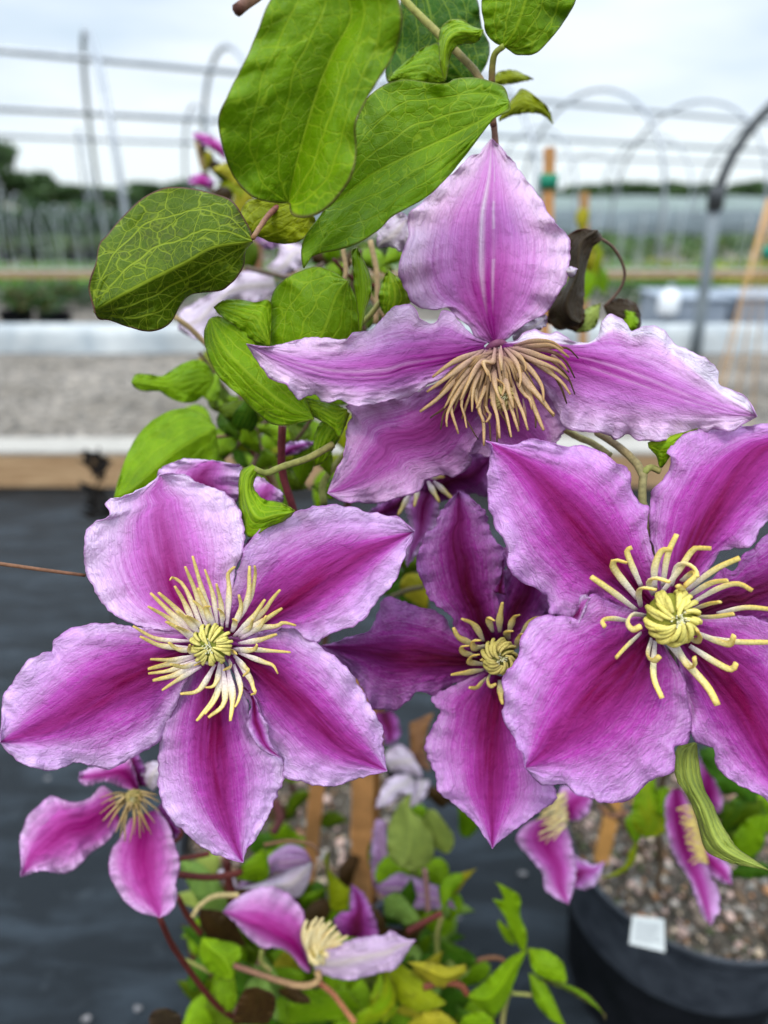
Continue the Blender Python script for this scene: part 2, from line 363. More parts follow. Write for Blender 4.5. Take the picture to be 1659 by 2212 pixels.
def leaf(parent, L, R, z0, z1, col='green', mid=None, nu=70, nv=40, jit=1.0, arch=.004, cup=.003, ruf=.002, rn=2, keel=0.0, vein=.55, blotch=0.0, rim=.45, label=None, tilt=0.0, crk=.0007, col2=None, px=None):
    NF[0] += 1; sd_ = NF[0]*1.37
    vein *= .12 if col in ('brown', 'dry') else .8
    zf = zmaker(z0, z1, arch, cup, ruf, rn, sd_, keel, 0.0, tilt=tilt, crk=crk)
    Lp = S(L) if isinstance(L, str) else L; Rp = S(R) if isinstance(R, str) else R
    V, F, st, met = sheet(Lp, Rp, S(mid) if isinstance(mid, str) else mid, zf, nu, nv, jit, sd_, 14)
    c = np.array(GR[col] if isinstance(col, str) else col); c2 = c if col2 is None else np.array(GR[col2])
    cols = []
    for (s, u, h) in st:
        n = noise.noise(Vector((s*3, u*2, sd_))); q = min(1, max(0, .5+1.2*n+.3*(s-.5))) if col2 else 0
        k = (c*(1-q)+c2*q)*(1+.15*n); cols.append((k[0], k[1], k[2], 1))
    o = mesh_obj('leaf', V, F, M_LEAF, parent, cols, attrs={'st': st, 'met': met, 'lp': [(vein, blotch, rim)]*len(st)}); solid(o, .0004)
    if label: o['label'] = label
    return o
def leaf_at(parent, cx, cy, ang, ln, wd, z, col='green', dz=.01, **k):
    """an ovate leaf about the point cx, cy with its stalk end pointing back along ang"""
    a = math.radians(ang); d = np.array((math.cos(a), math.sin(a))); n = np.array((-d[1], d[0])); c = np.array((cx, cy))
    ts = [0, .06, .15, .3, .45, .6, .75, .88, 1]; ws = [.03, .55, .85, 1, .95, .78, .52, .25, 0]
    bend = random.uniform(-.15, .15)
    L = [c+d*(t-.5)*ln+n*(w_*wd/2+bend*ln*math.sin(t*3.1)) for t, w_ in zip(ts, ws)]
    R = [c+d*(t-.5)*ln+n*(-w_*wd/2+bend*ln*math.sin(t*3.1)) for t, w_ in zip(ts, ws)]
    return leaf(parent, L, R, z, z+dz, col, nu=k.pop('nu', 26), nv=k.pop('nv', 16), **k)
def tube_px(name, parent, txt, zs, rpx, cols, mat=None, n=14, sides=8, flat=1.0, label=None, wob=0.0, edge=None):
    p = S(txt); m = len(p)
    if not isinstance(zs, (list, tuple)): zs = [zs]*m
    zz = np.interp(np.linspace(0, 1, m), np.linspace(0, 1, len(zs)), zs)
    q = resample(np.column_stack([p, zz]), n)
    if not isinstance(rpx, (list, tuple)): rpx = [rpx, rpx]
    rr = np.interp(np.linspace(0, 1, n), np.linspace(0, 1, len(rpx)), rpx)
    if wob:
        for i in range(n): rr[i] *= 1+wob*nz1(i*.9, p[0][0])
    cols = np.array(cols, float).reshape(-1, 3); cc = np.stack([np.interp(np.linspace(0, 1, n), np.linspace(0, 1, len(cols)), cols[:, k]) for k in range(3)], 1)
    mb = MB(); mb.tube([P(*x) for x in q], [r*x[2]/FPX for r, x in zip(rr, q)], sides, flat, [tuple(c)+(1,) for c in cc], edge)
    o = mb.build(name, mat or M_STEM, parent)
    if label: o['label'] = label
    return o
CREAM = [(.56, .38, .50), (.74, .60, .62), (.78, .68, .54), (.80, .68, .36), (.82, .68, .26), (.72, .54, .16)]
TAN = [(.34, .18, .18), (.46, .29, .20), (.54, .37, .21), (.42, .26, .13)]
TAND = [(.45, .26, .24), (.40, .22, .18), (.14, .07, .04), (.05, .03, .02)]
def stamen(parent, frame, pts, z0, zm, z1, cols=CREAM, r=6.0, rs=None, n=14):
    k_ = random.uniform(.88, 1.1); rs = [q*k_ for q in (rs or [r*.5, r*.75, r*1.08, r*1.05, r*.72, r*.66, r*.42])]
    tube_px('stamen', parent, frame+': '+pts, [z0, zm, z1], rs, cols, M_STA, n=n, sides=10, flat=.5, wob=.05, edge=(.74, .60, .34))
def boss(parent, cx, cy, z, r, n=26, col=((.20, .22, .03), (.56, .50, .10), (.80, .68, .22)), name='pistil', squash=.8, twist=.6, hook=1.0):
    """the tight central head of incurved, twisted young anthers"""
    mb = MB(); R = r*z/FPX
    c = np.array(P(cx, cy, z)); rt = np.array((1, 0, 0)); up = np.array((0, SP, CP)); fw = np.array((0, -CP, SP))   # fw: towards the viewer
    V = []; F = []; K = []; nn = 12
    for i in range(nn+1):
        th = math.pi*i/nn
        for j in range(20):
            a = 2*math.pi*j/20; V.append(c+.86*R*(math.sin(th)*(math.cos(a)*rt+math.sin(a)*up)+math.cos(th)*squash*fw)); K.append(tuple(col[0])+(1,))  # dark olive core: shade in the gaps between anthers put into its colour
    for i in range(nn):
        for j in range(20): F.append((i*20+j, i*20+(j+1) % 20, (i+1)*20+(j+1) % 20, (i+1)*20+j))
    mb.add(V, F, K)
    for ring, (cnt, tmax, tmin) in enumerate(((int(n*1.25), 1.75, .32), (int(n*.7), 1.1, .08))):
        for k in range(cnt):
            jr = random.uniform(.84, .96); a0 = 2*math.pi*(k+.5*ring)/cnt+random.uniform(-.22, .22); pts = []; rr = []; cc = []
            te = tmin+random.uniform(0, .4); sv = random.uniform(.72, 1.08); tw = twist*random.uniform(.6, 1.4)
            for i in range(12):
                f = i/11; th = tmax+(te-tmax)*f; a = a0+tw*f*f; rad = R*(jr+.12*math.sin(f*3)+.06*ring)
                pts.append(c+rad*(math.sin(th)*(math.cos(a)*rt+math.sin(a)*up)+math.cos(th)*squash*fw))
                rr.append(R*(.076 if ring == 0 else .070)*(.55+.75*math.sin(math.pi*min(1, f*.8+.12)))*(1 if n > 20 else 1.25)); q = np.array(col[1])*(1-f)+np.array(col[2])*f
                cc.append(tuple(q*sv)+(1,))
            mb.tube(pts, rr, 6, .8, cc)
    for k in range(26):                                 # the tuft of styles at the middle
        a = random.uniform(0, 6.28); q = random.uniform(0, .28)*R; b0 = c+q*(math.cos(a)*rt+math.sin(a)*up)+R*squash*.9*fw; d = (math.cos(a)*rt+math.sin(a)*up)*random.uniform(.02, .16)*R
        mb.tube([b0, b0+d*.6+fw*R*.10, b0+d+fw*R*.15], [R*.035, R*.03, R*.018], 5, 1, [(.42, .44, .14, 1), (.66, .62, .34, 1), (.80, .76, .56, 1)])
    return mb.build(name, M_STA, parent)

# ================================================================== THE PLANTS
POTA = (-0.10, 0.62); POTB = (0.37, 0.59)
plantA = tag(empty('clematis_plant', (POTA[0], POTA[1], .22)), 'tall flowering clematis vine with big green leaves at its top and tangled foliage below', 'plant')
plantB = tag(empty('clematis_plant', (POTB[0], POTB[1], .22)), 'flowering clematis growing from the black pot with the white tag', 'plant')

# ---- left flower (faces the camera)
fl = empty('flower', P(462, 1385, .25), plantA); fl['label'] = 'wide open magenta flower with five broad lilac-edged petals and cream stamens'
petal(fl, '5: 855,770 655,745 560,720 470,665 405,570 370,480 365,370 390,300 470,260 460,195 560,165 665,112 690,80',
      '5: 945,745 1000,600 1025,480 1050,420 1058,330 1030,220 960,150 870,120 790,75 690,80', .252, .262, 'left_pale',
      arch=-.004, cup=-.004, ruf=.003, rn=2)
petal(fl, '5: 940,745 985,620 1035,470 1060,400 1120,320 1240,260 1330,225 1430,210 1520,222 1640,250 1720,265 1790,325',
      '5: 985,835 1100,790 1240,740 1330,790 1370,805 1430,770 1500,745 1580,700 1625,630 1690,570 1730,490 1790,325', .253, .262, 'deep_margin',
      mid='5: 965,790 1150,700 1300,600 1450,500 1600,410 1790,325', arch=.002, cup=-.004, ruf=.003, keel=.003)
petal(fl, '5: 975,780 1080,765 1180,755 1260,740 1330,790 1400,830 1500,920 1560,1010 1600,1080 7: 1650,60 1652,140 1672,255',
      '5: 960,850 1040,1000 1085,1090 7: 1080,60 1130,160 1215,200 1230,285 1300,300 1330,310 1400,325 1470,318 1540,290 1672,255', .252, .258, 'deep_margin',
      arch=.004, cup=.004, ruf=.002, mid='5: 985,830 1130,930 1280,1060 7: 1460,130 1590,210 1672,255')
petal(fl, '5: 850,850 800,980 7: 740,-60 715,30 690,120 682,250 690,370 740,470 800,520 850,570 900,600 980,635 1050,650',
      '5: 960,880 1010,970 7: 1060,-60 1085,40 1100,110 1150,160 1225,215 1228,280 1210,330 1170,420 1135,490 1100,550 1062,600 1050,650', .253, .250, 'deep_margin',
      arch=.002, cup=.004, ruf=.002, mid='5: 910,880 7: 935,0 930,200 960,400 1010,560 1050,650', keel=.003)
petal(fl, '5: 890,860 800,980 7: 760,-30 690,120 640,160 560,200 500,240 430,240 330,215 270,240 200,250 100,222 40,180 0,130',
      '5: 880,770 700,745 590,740 540,730 460,720 340,735 240,785 222,840 120,880 60,970 10,1050 7: 0,130', .252, .246, 'deep_margin',
      arch=.003, cup=.004, ruf=.003, mid='5: 880,820 700,900 500,990 7: 250,40 100,100 0,130')
# the narrow edge of the lower petal, turned up and pale
petal(fl, '5: 1050,1000 1090,1040 7: 1075,15 1065,60 1090,110 1115,150 1160,180 1215,200',
      '5: 1060,1000 1105,1050 7: 1130,10 1160,60 1160,100 1175,150 1200,175 1215,200', .2485, .248, 'deep_margin', nu=50, nv=14, jit=1.2, arch=0, cup=0, ruf=.0012, name='petal_fold')
for t in ['930,740 880,600 832,432', '900,760 850,600 800,478', '890,790 800,570 735,522 735,535', '940,740 920,600 885,490', '850,760 800,640 755,562', '850,770 770,670 685,590',
          '840,780 750,690 650,592', '830,800 740,710 640,650', '960,740 955,640 935,552', '980,740 990,580 985,510 1015,478', '1010,740 1070,620 1078,475', '1040,700 1085,600 1103,510 1100,475',
          '1000,760 1040,660 1032,600', '1020,770 1130,680 1175,620 1210,578', '1010,780 1090,700 1145,620', '1030,780 1140,710 1218,658', '1040,790 1120,745 1195,735 1225,720 1278,732',
          '1030,810 1120,795 1195,770', '1020,830 1150,840 1255,848', '1010,835 1080,840 1105,830 1110,815', '1030,850 1140,890 1180,905 1200,940', '1010,860 1060,915 1075,930 1050,950',
          '1020,880 1080,960 1095,1005 1105,1025 1085,1030', '1010,900 1040,1000 1030,1055 1015,1085', '985,920 1005,1040 995,1145', '950,900 940,1020 870,1120 850,1143', '960,910 935,1040 885,1115',
          '930,900 860,1010 780,1028', '870,910 780,960 700,1012', '950,890 940,960 920,995 888,1000', '860,900 760,945 660,970', '850,880 740,925 640,940', '840,870 720,900 640,920', '850,860 750,880 650,878',
          '830,830 700,820 605,780', '830,800 680,790 575,735', '870,780 820,720 765,670', '860,800 780,750 715,715', '930,730 890,650 855,570', '930,740 905,700 890,655 910,650', '890,760 840,710 805,690',
          '960,730 960,680 942,660', '1005,760 1015,720 1010,705 1025,712', '1030,775 1080,740 1092,705', '860,790 800,755 760,735', '850,840 770,835 728,805', '850,860 820,840 820,815', '990,850 1010,845 1020,855',
          '990,880 995,910 965,925', '880,880 800,910 735,900', '1060,770 1120,740 1150,690', '900,730 870,660 835,625', '900,900 880,890 840,905', '960,900 970,1060 900,1130']:
    n_ = len(S('5: '+t)); zt = .2465+random.uniform(-.0035, .0015)
    stamen(fl, '5', t, .2495, .2465, zt-.004, r=random.uniform(6.0, 7.6))
boss(fl, 458, 1392, .2435, 44, 22, twist=.15, squash=.65)

# ---- upper flower, seen from the side with hanging stamens
ft = empty('flower', P(1075, 745, .268), plantA); ft['label'] = 'pale pink flower with one upright petal and hanging tan stamens'
petal(ft, '4: 460,620 400,600 370,550 320,510 270,465 200,475 130,450 100,400 75,350 60,310 75,240 105,160 110,60 2: 160,880 250,790 310,740 370,680 415,665 430,640 465,600',
      '4: 495,620 520,610 570,570 620,530 700,490 750,410 790,350 800,290 805,230 800,165 2: 740,960 700,900 680,860 610,770 560,700 520,650 465,600', .272, .285, 'pale',
      mid='4: 478,610 455,500 440,350 440,200 445,60 2: 450,880 465,750 465,600', arch=.006, cup=.005, ruf=.0035, jit=2.5)
petal(ft, '4: 450,615 390,590 330,530 290,482 250,480 225,525 195,530 160,515 120,450 50,458 0,500 3: 1600,560 1540,570 1480,600 1360,590 1290,600 1220,620 1130,635 1065,622',
      '4: 450,650 380,690 300,750 200,790 100,850 0,870 3: 1540,890 1470,860 1410,875 1350,840 1290,860 1240,800 1170,770 1110,690 1065,622', .268, .248, 'pale_side',
      mid='4: 430,630 300,680 100,720 3: 1650,750 1450,750 1250,700 1065,622', arch=.004, cup=.004, ruf=.004, rn=3, jit=2.8)
petal(ft, '4: 440,650 380,690 280,760 200,800 100,850 0,865 3: 1540,880 1490,890 1520,920 1500,980 5: 1480,0 1450,60 1435,100 1415,160',
      '4: 500,680 520,800 480,900 440,980 400,1040 370,1100 6: 380,10 360,50 300,90 260,80 180,100 150,150 60,180 5: 1640,200 1560,200 1480,195 1415,160', .272, .262, 'palest',
      arch=-.002, cup=.004, ruf=.0045, rn=3, jit=2.8)
petal(ft, '4: 500,615 570,610 600,575 650,560 720,580 750,570 830,612 890,625 930,590 945,530 980,495 1030,520 1070,565 1130,540 1200,560 1260,620 1340,660 1400,690 1440,740 1452,800 1520,830 1570,860 1612,935',
      '4: 510,660 640,760 740,900 770,970 830,1000 950,1010 1000,1033 1060,1010 1100,1035 1180,1045 1280,1030 1360,1010 1430,990 1500,1003 1560,965 1612,935', .268, .256, 'pale_side',
      mid='4: 510,635 700,660 900,700 1100,770 1300,850 1480,910 1612,935', arch=.005, cup=.006, ruf=.004, rn=4, white=-1, jit=2.8)
petal(ft, '4: 500,660 600,700 700,800 760,880 785,965 770,1010 740,1050 700,1090',
      '4: 470,680 410,880 370,1000 350,1080 500,1120 600,1150 700,1090', .275, .272, 'palest', arch=0, cup=.002, ruf=.003)
tube_px('receptacle', ft, '4: 440,650 470,628 505,618 540,640', [.270, .268, .270], [6, 9, 9, 6], [(.14, .02, .09), (.16, .05, .09), (.14, .02, .09)])
petal(ft, '4: 560,610 560,580 600,540 660,510 700,495', '4: 600,600 640,575 680,560 705,530 700,495', .285, .29, 'white', nu=30, nv=16)
petal(ft, '4: 780,310 785,292 810,288 835,298', '4: 780,315 800,330 820,330 835,298', .276, .272, 'white', nu=20, nv=10, jit=.5, ruf=.001, name='petal_fold')
for t in ['430,650 300,700 210,765', '430,650 310,740 185,830', '430,660 300,790 230,860 155,915', '440,660 330,780 260,900', '450,660 340,800 275,920 272,980', '450,670 360,790 290,880 322,1010', '455,660 390,740 330,865',
          '460,660 390,800 380,915', '450,680 340,850 350,940 357,985', '470,670 400,820 410,900 430,960', '460,690 410,880 430,960 432,1062', '470,700 440,880 460,930 440,960', '480,690 470,850 490,940 500,1030',
          '500,690 510,860 530,930 550,1025', '510,680 540,860 560,930 582,1000', '520,690 570,850 600,920 622,995', '520,660 600,780 650,900 690,995', '530,660 620,790 680,860 735,935', '520,650 620,720 680,800 690,870',
          '540,700 600,830 630,860 640,905', '500,700 470,760 520,800 510,845', '440,650 420,700 450,740 462,785', '520,640 570,700 590,760 585,810', '530,640 590,680 612,715 610,740', '500,640 505,700 510,760',
          '540,640 600,650 690,680 760,700 790,735', '540,640 650,700 760,780 805,840', '550,640 650,630 730,630 800,680', '560,630 640,610 720,612 775,645', '555,650 640,690 740,730 800,780', '480,700 480,800 510,880',
          '500,720 530,800 560,900', '470,720 430,830 400,900', '480,640 470,700 430,700 450,760', '545,700 590,760 700,890 735,925']:
    stamen(ft, '4', t, .266, random.uniform(.252, .258), random.uniform(.247, .256), cols=TAN, r=random.uniform(5.2, 6.6))
for t in ['430,700 280,880 215,930 200,942', '440,700 300,880 260,920 245,992', '450,720 350,900 380,990 408,1035', '470,720 430,900 455,960 462,1080', '500,720 500,900 530,960 545,1025', '560,640 700,640 790,640 840,685',
          '560,650 700,650 780,690 825,770', '560,660 700,680 790,760 825,840', '560,680 700,720 760,800 790,880', '505,630 510,690 508,750', '700,650 760,700 800,745', '600,860 610,920 615,985', '640,870 655,920 655,985', '490,940 490,1000 488,1045']:
    stamen(ft, '4', t, .266, .257, random.uniform(.250, .256), cols=TAND, r=4.0)
for i in range(34):
    an = math.radians(random.uniform(38, 158)); q = random.uniform(150, 330)*(.8+.25*math.sin(an)); tx, ty = 490+q*math.cos(an), 655+q*math.sin(an)
    stamen(ft, '4', f'{random.uniform(440,530):.0f},{random.uniform(640,680):.0f} {490+(tx-490)*.62:.0f},{650+(ty-650)*.42:.0f} {tx:.0f},{ty:.0f}', .268, .260, .259, cols=[(.24, .11, .12), (.34, .20, .14), (.42, .28, .16), (.26, .15, .08)], r=random.uniform(3.6, 5.2), n=10)
boss(ft, 1085, 860, .262, 28, 16, ((.30, .24, .08), (.60, .46, .16), (.66, .52, .22)))

# ---- right flower, nearest and partly outside the frame
fr = empty('flower', P(1450, 1335, .24), plantB); fr['label'] = 'large magenta flower cut by the frame, with curled yellow stamens round a twisted head'
petal(fr, '6: 1130,700 1000,660 900,610 840,610 820,690 740,690 715,680 708,610 660,575 600,550 540,480 530,380 480,310 450,200 448,60 4: 470,1070 440,1040',
      '6: 1200,620 1170,450 1160,400 1140,310 1145,220 1100,200 1070,140 1060,60 990,20 4: 950,1095 870,1062 780,1060 700,1038 620,1035 540,1060 440,1040', .243, .246, 'deep',
      mid='6: 1170,660 1030,520 870,330 720,150 4: 590,1130 440,1040', arch=.003, cup=.004, ruf=.003)
petal(fr, '6: 1200,640 1175,450 1150,330 1155,160 1210,100 1240,0 4: 1225,1090 1280,1020 1390,990 1480,990 1560,975 1700,960 1950,960',
      '6: 1300,620 1420,470 1450,415 1500,400 1560,400 1600,380 1650,290 1800,250 1950,160 2000,50 4: 1950,960', .245, .262, 'deep',
      mid='6: 1250,620 1340,400 1450,200 1600,0 4: 1700,1050 1950,960', arch=-.001, cup=.004, ruf=.003)
petal(fr, '6: 1300,640 1440,510 1470,485 1520,495 1550,430 1600,400 1659,340 1850,250 2100,450',
      '6: 1320,760 1500,760 1700,760 1900,740 2100,450', .246, .258, 'deep_shaded', arch=0, cup=.004, ruf=.003)
petal(fr, '6: 1320,700 1450,700 1560,690 1659,720 1850,850 2000,1100 2050,1300 8: 1950,700',
      '6: 1250,800 1270,900 1290,1000 8: 1320,20 1335,120 1420,160 1430,230 1500,300 1580,340 1659,390 1800,560 1950,700', .245, .240, 'deep',
      mid='6: 1280,760 1400,900 1550,1080 8: 1700,250 1950,700', arch=.002, cup=.003, ruf=.003)
petal(fr, '6: 1180,700 1000,640 905,598 860,640 820,700 740,690 660,700 600,780 570,880 512,960 522,1080 8: 510,10 560,100 570,150 600,180 610,240',
      '6: 1200,800 1290,950 1310,1050 8: 1325,40 1310,130 1258,150 1250,255 1180,280 1120,320 1050,380 940,390 915,372 900,372 840,360 780,310 680,310 610,240', .241, .232, 'deep',
      mid='6: 1170,760 1050,900 900,1050 8: 800,60 700,170 610,240', arch=.004, cup=.004, ruf=.0025)
petal(fr, '6: 850,650 845,610 865,598 890,610', '6: 800,720 830,740 860,690 890,610', .2375, .2365, 'left_pale', nu=24, nv=12, jit=.8, ruf=.0006, arch=0, cup=0, name='petal_fold')
YEL = [(.56, .46, .50), (.70, .62, .50), (.80, .70, .36), (.84, .72, .26), (.82, .64, .20)]
for t, zt in [('1090,665 985,585 895,522', .231), ('1095,615 1010,510 988,470 1000,450 1050,462', .231), ('1110,560 1070,470 1050,410 1072,395', .233), ('1170,570 1170,480 1200,410 1245,405', .231), ('1205,560 1225,430 1265,338', .230),
          ('1200,590 1270,500 1330,410 1360,398 1415,400', .229), ('1240,560 1270,475 1320,470 1352,510 1300,560', .227), ('1310,580 1430,490 1538,440', .229), ('1310,610 1410,550 1485,538', .227), ('1330,635 1450,570 1530,552 1592,582', .229),
          ('1330,665 1400,640 1452,630', .226), ('1330,695 1420,695 1512,682', .226), ('1440,680 1560,655 1670,662', .230), ('1340,760 1440,800 1495,812 1512,775', .227), ('1380,780 1510,802 1670,805', .230),
          ('1320,820 1430,890 1500,922 1522,895', .230), ('1220,800 1330,920 1400,1000 1442,1077', .230), ('1255,800 1310,905 1342,905 1340,870', .227), ('1155,790 1140,860 1165,885 1190,865', .227), ('1170,800 1165,950 1202,1047', .230),
          ('1110,765 1050,820 1002,872', .230), ('1055,712 985,702 942,712 955,738', .228), ('1130,690 1075,685 1052,720 1075,750 1110,735', .225), ('1110,650 1100,590 1120,570 1175,578', .225), ('1165,600 1145,545 1175,528 1235,545', .226),
          ('1290,770 1350,800 1365,780 1350,750', .225), ('1280,610 1290,580 1270,560', .225), ('1285,540 1340,500 1350,520', .228)]:
    stamen(fr, '6', t, .239, (zt+.236)/2, zt, cols=YEL, r=7.8, rs=[5.2, 6.4, 7.8, 7.6, 7.4, 6.6])
boss(fr, 1448, 1331, .232, 58, 18, ((.24, .24, .03), (.64, .56, .10), (.86, .74, .22)), twist=.45)

# ---- middle flower, behind the right one, its shade put into the petal colours
fm = empty('flower', P(1075, 1415, .285), plantB); fm['label'] = 'shade-darkened magenta flower tucked behind the larger one, its lower petal pointed'
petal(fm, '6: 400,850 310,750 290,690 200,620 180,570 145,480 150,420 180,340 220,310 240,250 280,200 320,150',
      '6: 520,780 500,640 490,590 510,520 515,450 520,400 490,370 455,310 440,250 400,200 350,160 320,150', .288, .288, 'deep_shaded', arch=.002, cup=-.004, ruf=.003)
petal(fm, '6: 470,800 490,620 530,480 520,400 600,380 700,450 760,520', '6: 560,840 640,760 720,700 740,640 760,520', .292, .294, 'deep_shaded', arch=-.003, cup=.003)
petal(fm, '6: 480,590 470,575 500,540 495,480 515,410', '6: 525,600 520,560 520,500 525,450 515,410', .2835, .286, 'deep_shaded', nu=30, nv=12, jit=.8, arch=0, cup=.001, ruf=.001, name='petal_fold')
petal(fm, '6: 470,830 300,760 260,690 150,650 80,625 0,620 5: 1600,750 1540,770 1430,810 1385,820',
      '6: 470,940 300,985 215,1035 150,1015 100,1060 60,1095 0,1090 5: 1600,1090 1570,1010 1500,920 1440,870 1385,820', .288, .290, 'deep_shaded',
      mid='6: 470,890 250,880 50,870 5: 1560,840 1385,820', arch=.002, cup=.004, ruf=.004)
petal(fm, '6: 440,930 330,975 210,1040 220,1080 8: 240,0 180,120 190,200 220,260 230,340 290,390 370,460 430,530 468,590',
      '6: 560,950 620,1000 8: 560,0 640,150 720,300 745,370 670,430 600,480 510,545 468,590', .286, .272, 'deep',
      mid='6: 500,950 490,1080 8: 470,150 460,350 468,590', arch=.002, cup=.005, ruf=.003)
GOLD = [(.50, .42, .36), (.64, .54, .26), (.72, .58, .20), (.72, .54, .16)]
for t in ['430,800 390,730 335,703', '470,760 450,700 478,712', '500,760 500,700 512,632', '540,760 560,700 586,686', '590,780 640,710 690,695', '400,825 355,800 320,780 300,742', '400,865 345,850 335,825 368,820',
          '430,900 370,890 380,865 412,858', '430,925 360,935 290,945', '440,960 400,1000 368,1000', '460,940 448,970 460,995 485,985', '500,970 505,1040 512,1072', '540,890 575,885', '570,830 590,775 608,772',
          '540,790 530,760 557,757', '440,820 390,830 385,800 418,797', '450,930 440,890 420,880', '530,930 560,900 550,870']:
    stamen(fm, '6', t, .282, .276, .272, cols=GOLD, r=7.2)
boss(fm, 1078, 1417, .275, 38, 14, ((.16, .15, .03), (.46, .38, .08), (.62, .50, .16)), twist=.9)

# ---- flower hanging behind, between the three large ones
fb = empty('flower', P(920, 1075, .32), plantA); fb['label'] = 'shaded flower half hidden between the three large blooms'
petal(fb, '6: 150,160 200,60 270,20 400,-20 480,-10', '6: 200,200 290,190 380,160 440,180 460,140 480,-10', .325, .315, 'deep_shaded', nu=60, nv=30)
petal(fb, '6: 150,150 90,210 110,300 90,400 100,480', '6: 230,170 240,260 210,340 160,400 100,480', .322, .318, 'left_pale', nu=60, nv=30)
petal(fb, '5: 1780,140 1690,180 1620,220 1580,260', '6: 100,180 60,260 0,280 5: 1600,300 1580,260', .325, .32, 'deep_shaded', nu=60, nv=30)
for t in ['190,110 240,200', '215,110 300,188', '115,160 60,255', '190,90 260,90', '150,130 130,220']:
    stamen(fb, '6', t, .318, .314, .312, r=6)

# ---- petals of another bloom behind the left flower's top
fbb = empty('flower', P(480, 1100, .29), plantA); fbb['label'] = 'pink bloom showing only behind the top petal of the wide open one'
petal(fbb, '5: 850,200 700,110 690,60 740,35 800,15 880,20 950,25', '5: 1010,220 1050,140 1050,80 1040,40 950,25', .29, .286, 'left_pale', nu=50, nv=26)
petal(fbb, '5: 1060,260 1060,160 1100,100 1130,95 1180,140', '5: 1150,270 1200,220 1225,190 1215,150 1180,140', .292, .295, 'left_pale', nu=40, nv=20)
petal(fbb, '5: 1040,440 1060,380 1090,340 1110,350', '5: 1070,420 1090,400 1110,350', .27, .27, 'deep_shaded', nu=20, nv=10)
petal(fbb, '3: 1200,1106 1230,1060 1290,1040 1360,1050', '3: 1240,1106 1300,1090 1360,1050', .33, .33, 'left_pale', nu=20, nv=10)

# ---- pale blooms seen from behind, upper middle
fw = empty('flower', P(600, 600, .42), plantA); fw['label'] = 'whitish lilac flower seen from behind below the round leaf'
petal(fw, '3: 1180,330 1060,305 1000,350 850,440 780,480 770,560', '3: 1200,400 1100,440 1000,430 930,500 900,590 850,600 770,560', .42, .40, 'white', nu=50, nv=26)
petal(fw, '3: 1150,290 1200,250 1210,190 1260,185 1330,200', '3: 1220,330 1290,300 1330,250 1330,200', .43, .44, 'white', nu=40, nv=20)
petal(fw, '3: 1120,190 1100,160 1150,140 1200,170', '3: 1130,200 1160,215 1200,200 1200,170', .44, .44, 'faded', nu=30, nv=14)
petal(fw, '4: -30,200 -20,90 30,60 80,55 105,80', '4: -20,210 30,200 70,225 112,210 113,160 105,80', .30, .30, 'white', nu=40, nv=20)

# ---- small flowers lower down
def fan(parent, frame, cx, cy, tips, z, cols, r=3.2, bow=.25):
    for (tx, ty) in tips:
        mx_ = (cx+tx)/2+(ty-cy)*bow*random.uniform(-.6, .6)*.5; my_ = (cy+ty)/2-abs(tx-cx)*bow*.3
        stamen(parent, frame, f'{cx+random.uniform(-25,25):.0f},{cy+random.uniform(-15,15):.0f} {mx_:.0f},{my_:.0f} {tx},{ty}', z, z-.012, z-.014+random.uniform(-.004, .004), cols, r=r, n=9)
f1 = empty('flower', P(287, 1710, .36), plantA); f1['label'] = 'small pink flower low on the left with drooping brownish stamens'
petal(f1, '7: 490,350 440,320 390,370 320,390 270,380 215,363 160,410 118,450 100,500 84,560 90,640 90,712',
      '7: 520,480 470,550 390,610 330,670 270,697 190,685 130,700 90,712', .362, .345, 'small', nu=70, nv=40, jit=1.8)
petal(f1, '7: 560,460 520,540 480,600 470,690 500,760 540,820 600,865 690,888', '7: 680,420 730,490 750,560 775,650 760,740 765,800 740,860 690,888', .362, .345, 'small', nu=70, nv=40, jit=1.8)
petal(f1, '7: 600,330 560,200 480,235 400,240 350,260 340,285', '7: 600,350 500,315 440,300 385,318 350,305 340,285', .365, .36, 'small', nu=50, nv=26)
petal(f1, '7: 560,320 530,250 545,190 560,150', '7: 640,320 625,240 600,190 560,150', .37, .38, 'deep_shaded', nu=40, nv=20)
petal(f1, '7: 620,310 610,240 660,215 700,220', '7: 660,340 700,310 720,260 700,220', .372, .375, 'white', nu=30, nv=16)
petal(f1, '7: 670,430 700,400 740,460 780,520', '7: 690,520 730,540 760,550 780,520', .37, .37, 'deep_shaded', nu=30, nv=16)
DUL = [(.24, .18, .05), (.42, .31, .13), (.50, .36, .18), (.46, .33, .18)]
fan(f1, '7', 575, 350, [(430,372),(435,400),(430,440),(445,470),(465,500),(480,470),(500,520),(520,545),(540,560),(560,565),(580,530),(605,545),(622,520),(640,510),(655,530),(670,480),(690,430),(690,390),(680,360),(530,440),(600,450),(560,430),(500,400),(640,420),(470,385),(620,390)], .355, DUL, 3.4)
boss(f1, 291, 1722, .346, 18, 10, ((.18, .16, .04), (.40, .30, .10), (.44, .34, .12)))
f2 = empty('flower', P(672, 2050, .42), plantA); f2['label'] = 'small flower low in the middle with a tuft of upright cream stamens'
petal(f2, '7: 1340,1120 1310,960 1315,880 1280,820 1210,765 1140,755 1060,780 1000,820 963,862', '7: 1350,1090 1335,1128 1300,1100 1260,1050 1200,1020 1130,1015 1060,960 1010,905 963,862', .418, .40, 'small', nu=70, nv=40,
      mid='7: 1340,1110 1270,1010 1160,940 1060,900 963,862', keel=.006, jit=1.8)
petal(f2, '7: 1350,1060 1380,1035 1450,1018 1500,990 1600,968 1660,965 8: 30,945 90,980 135,985', '7: 1360,1120 1400,1135 1480,1157 1560,1150 1650,1125 8: 50,1110 100,1040 135,985', .412, .39, 'under', nu=70, nv=40, jit=1.6)
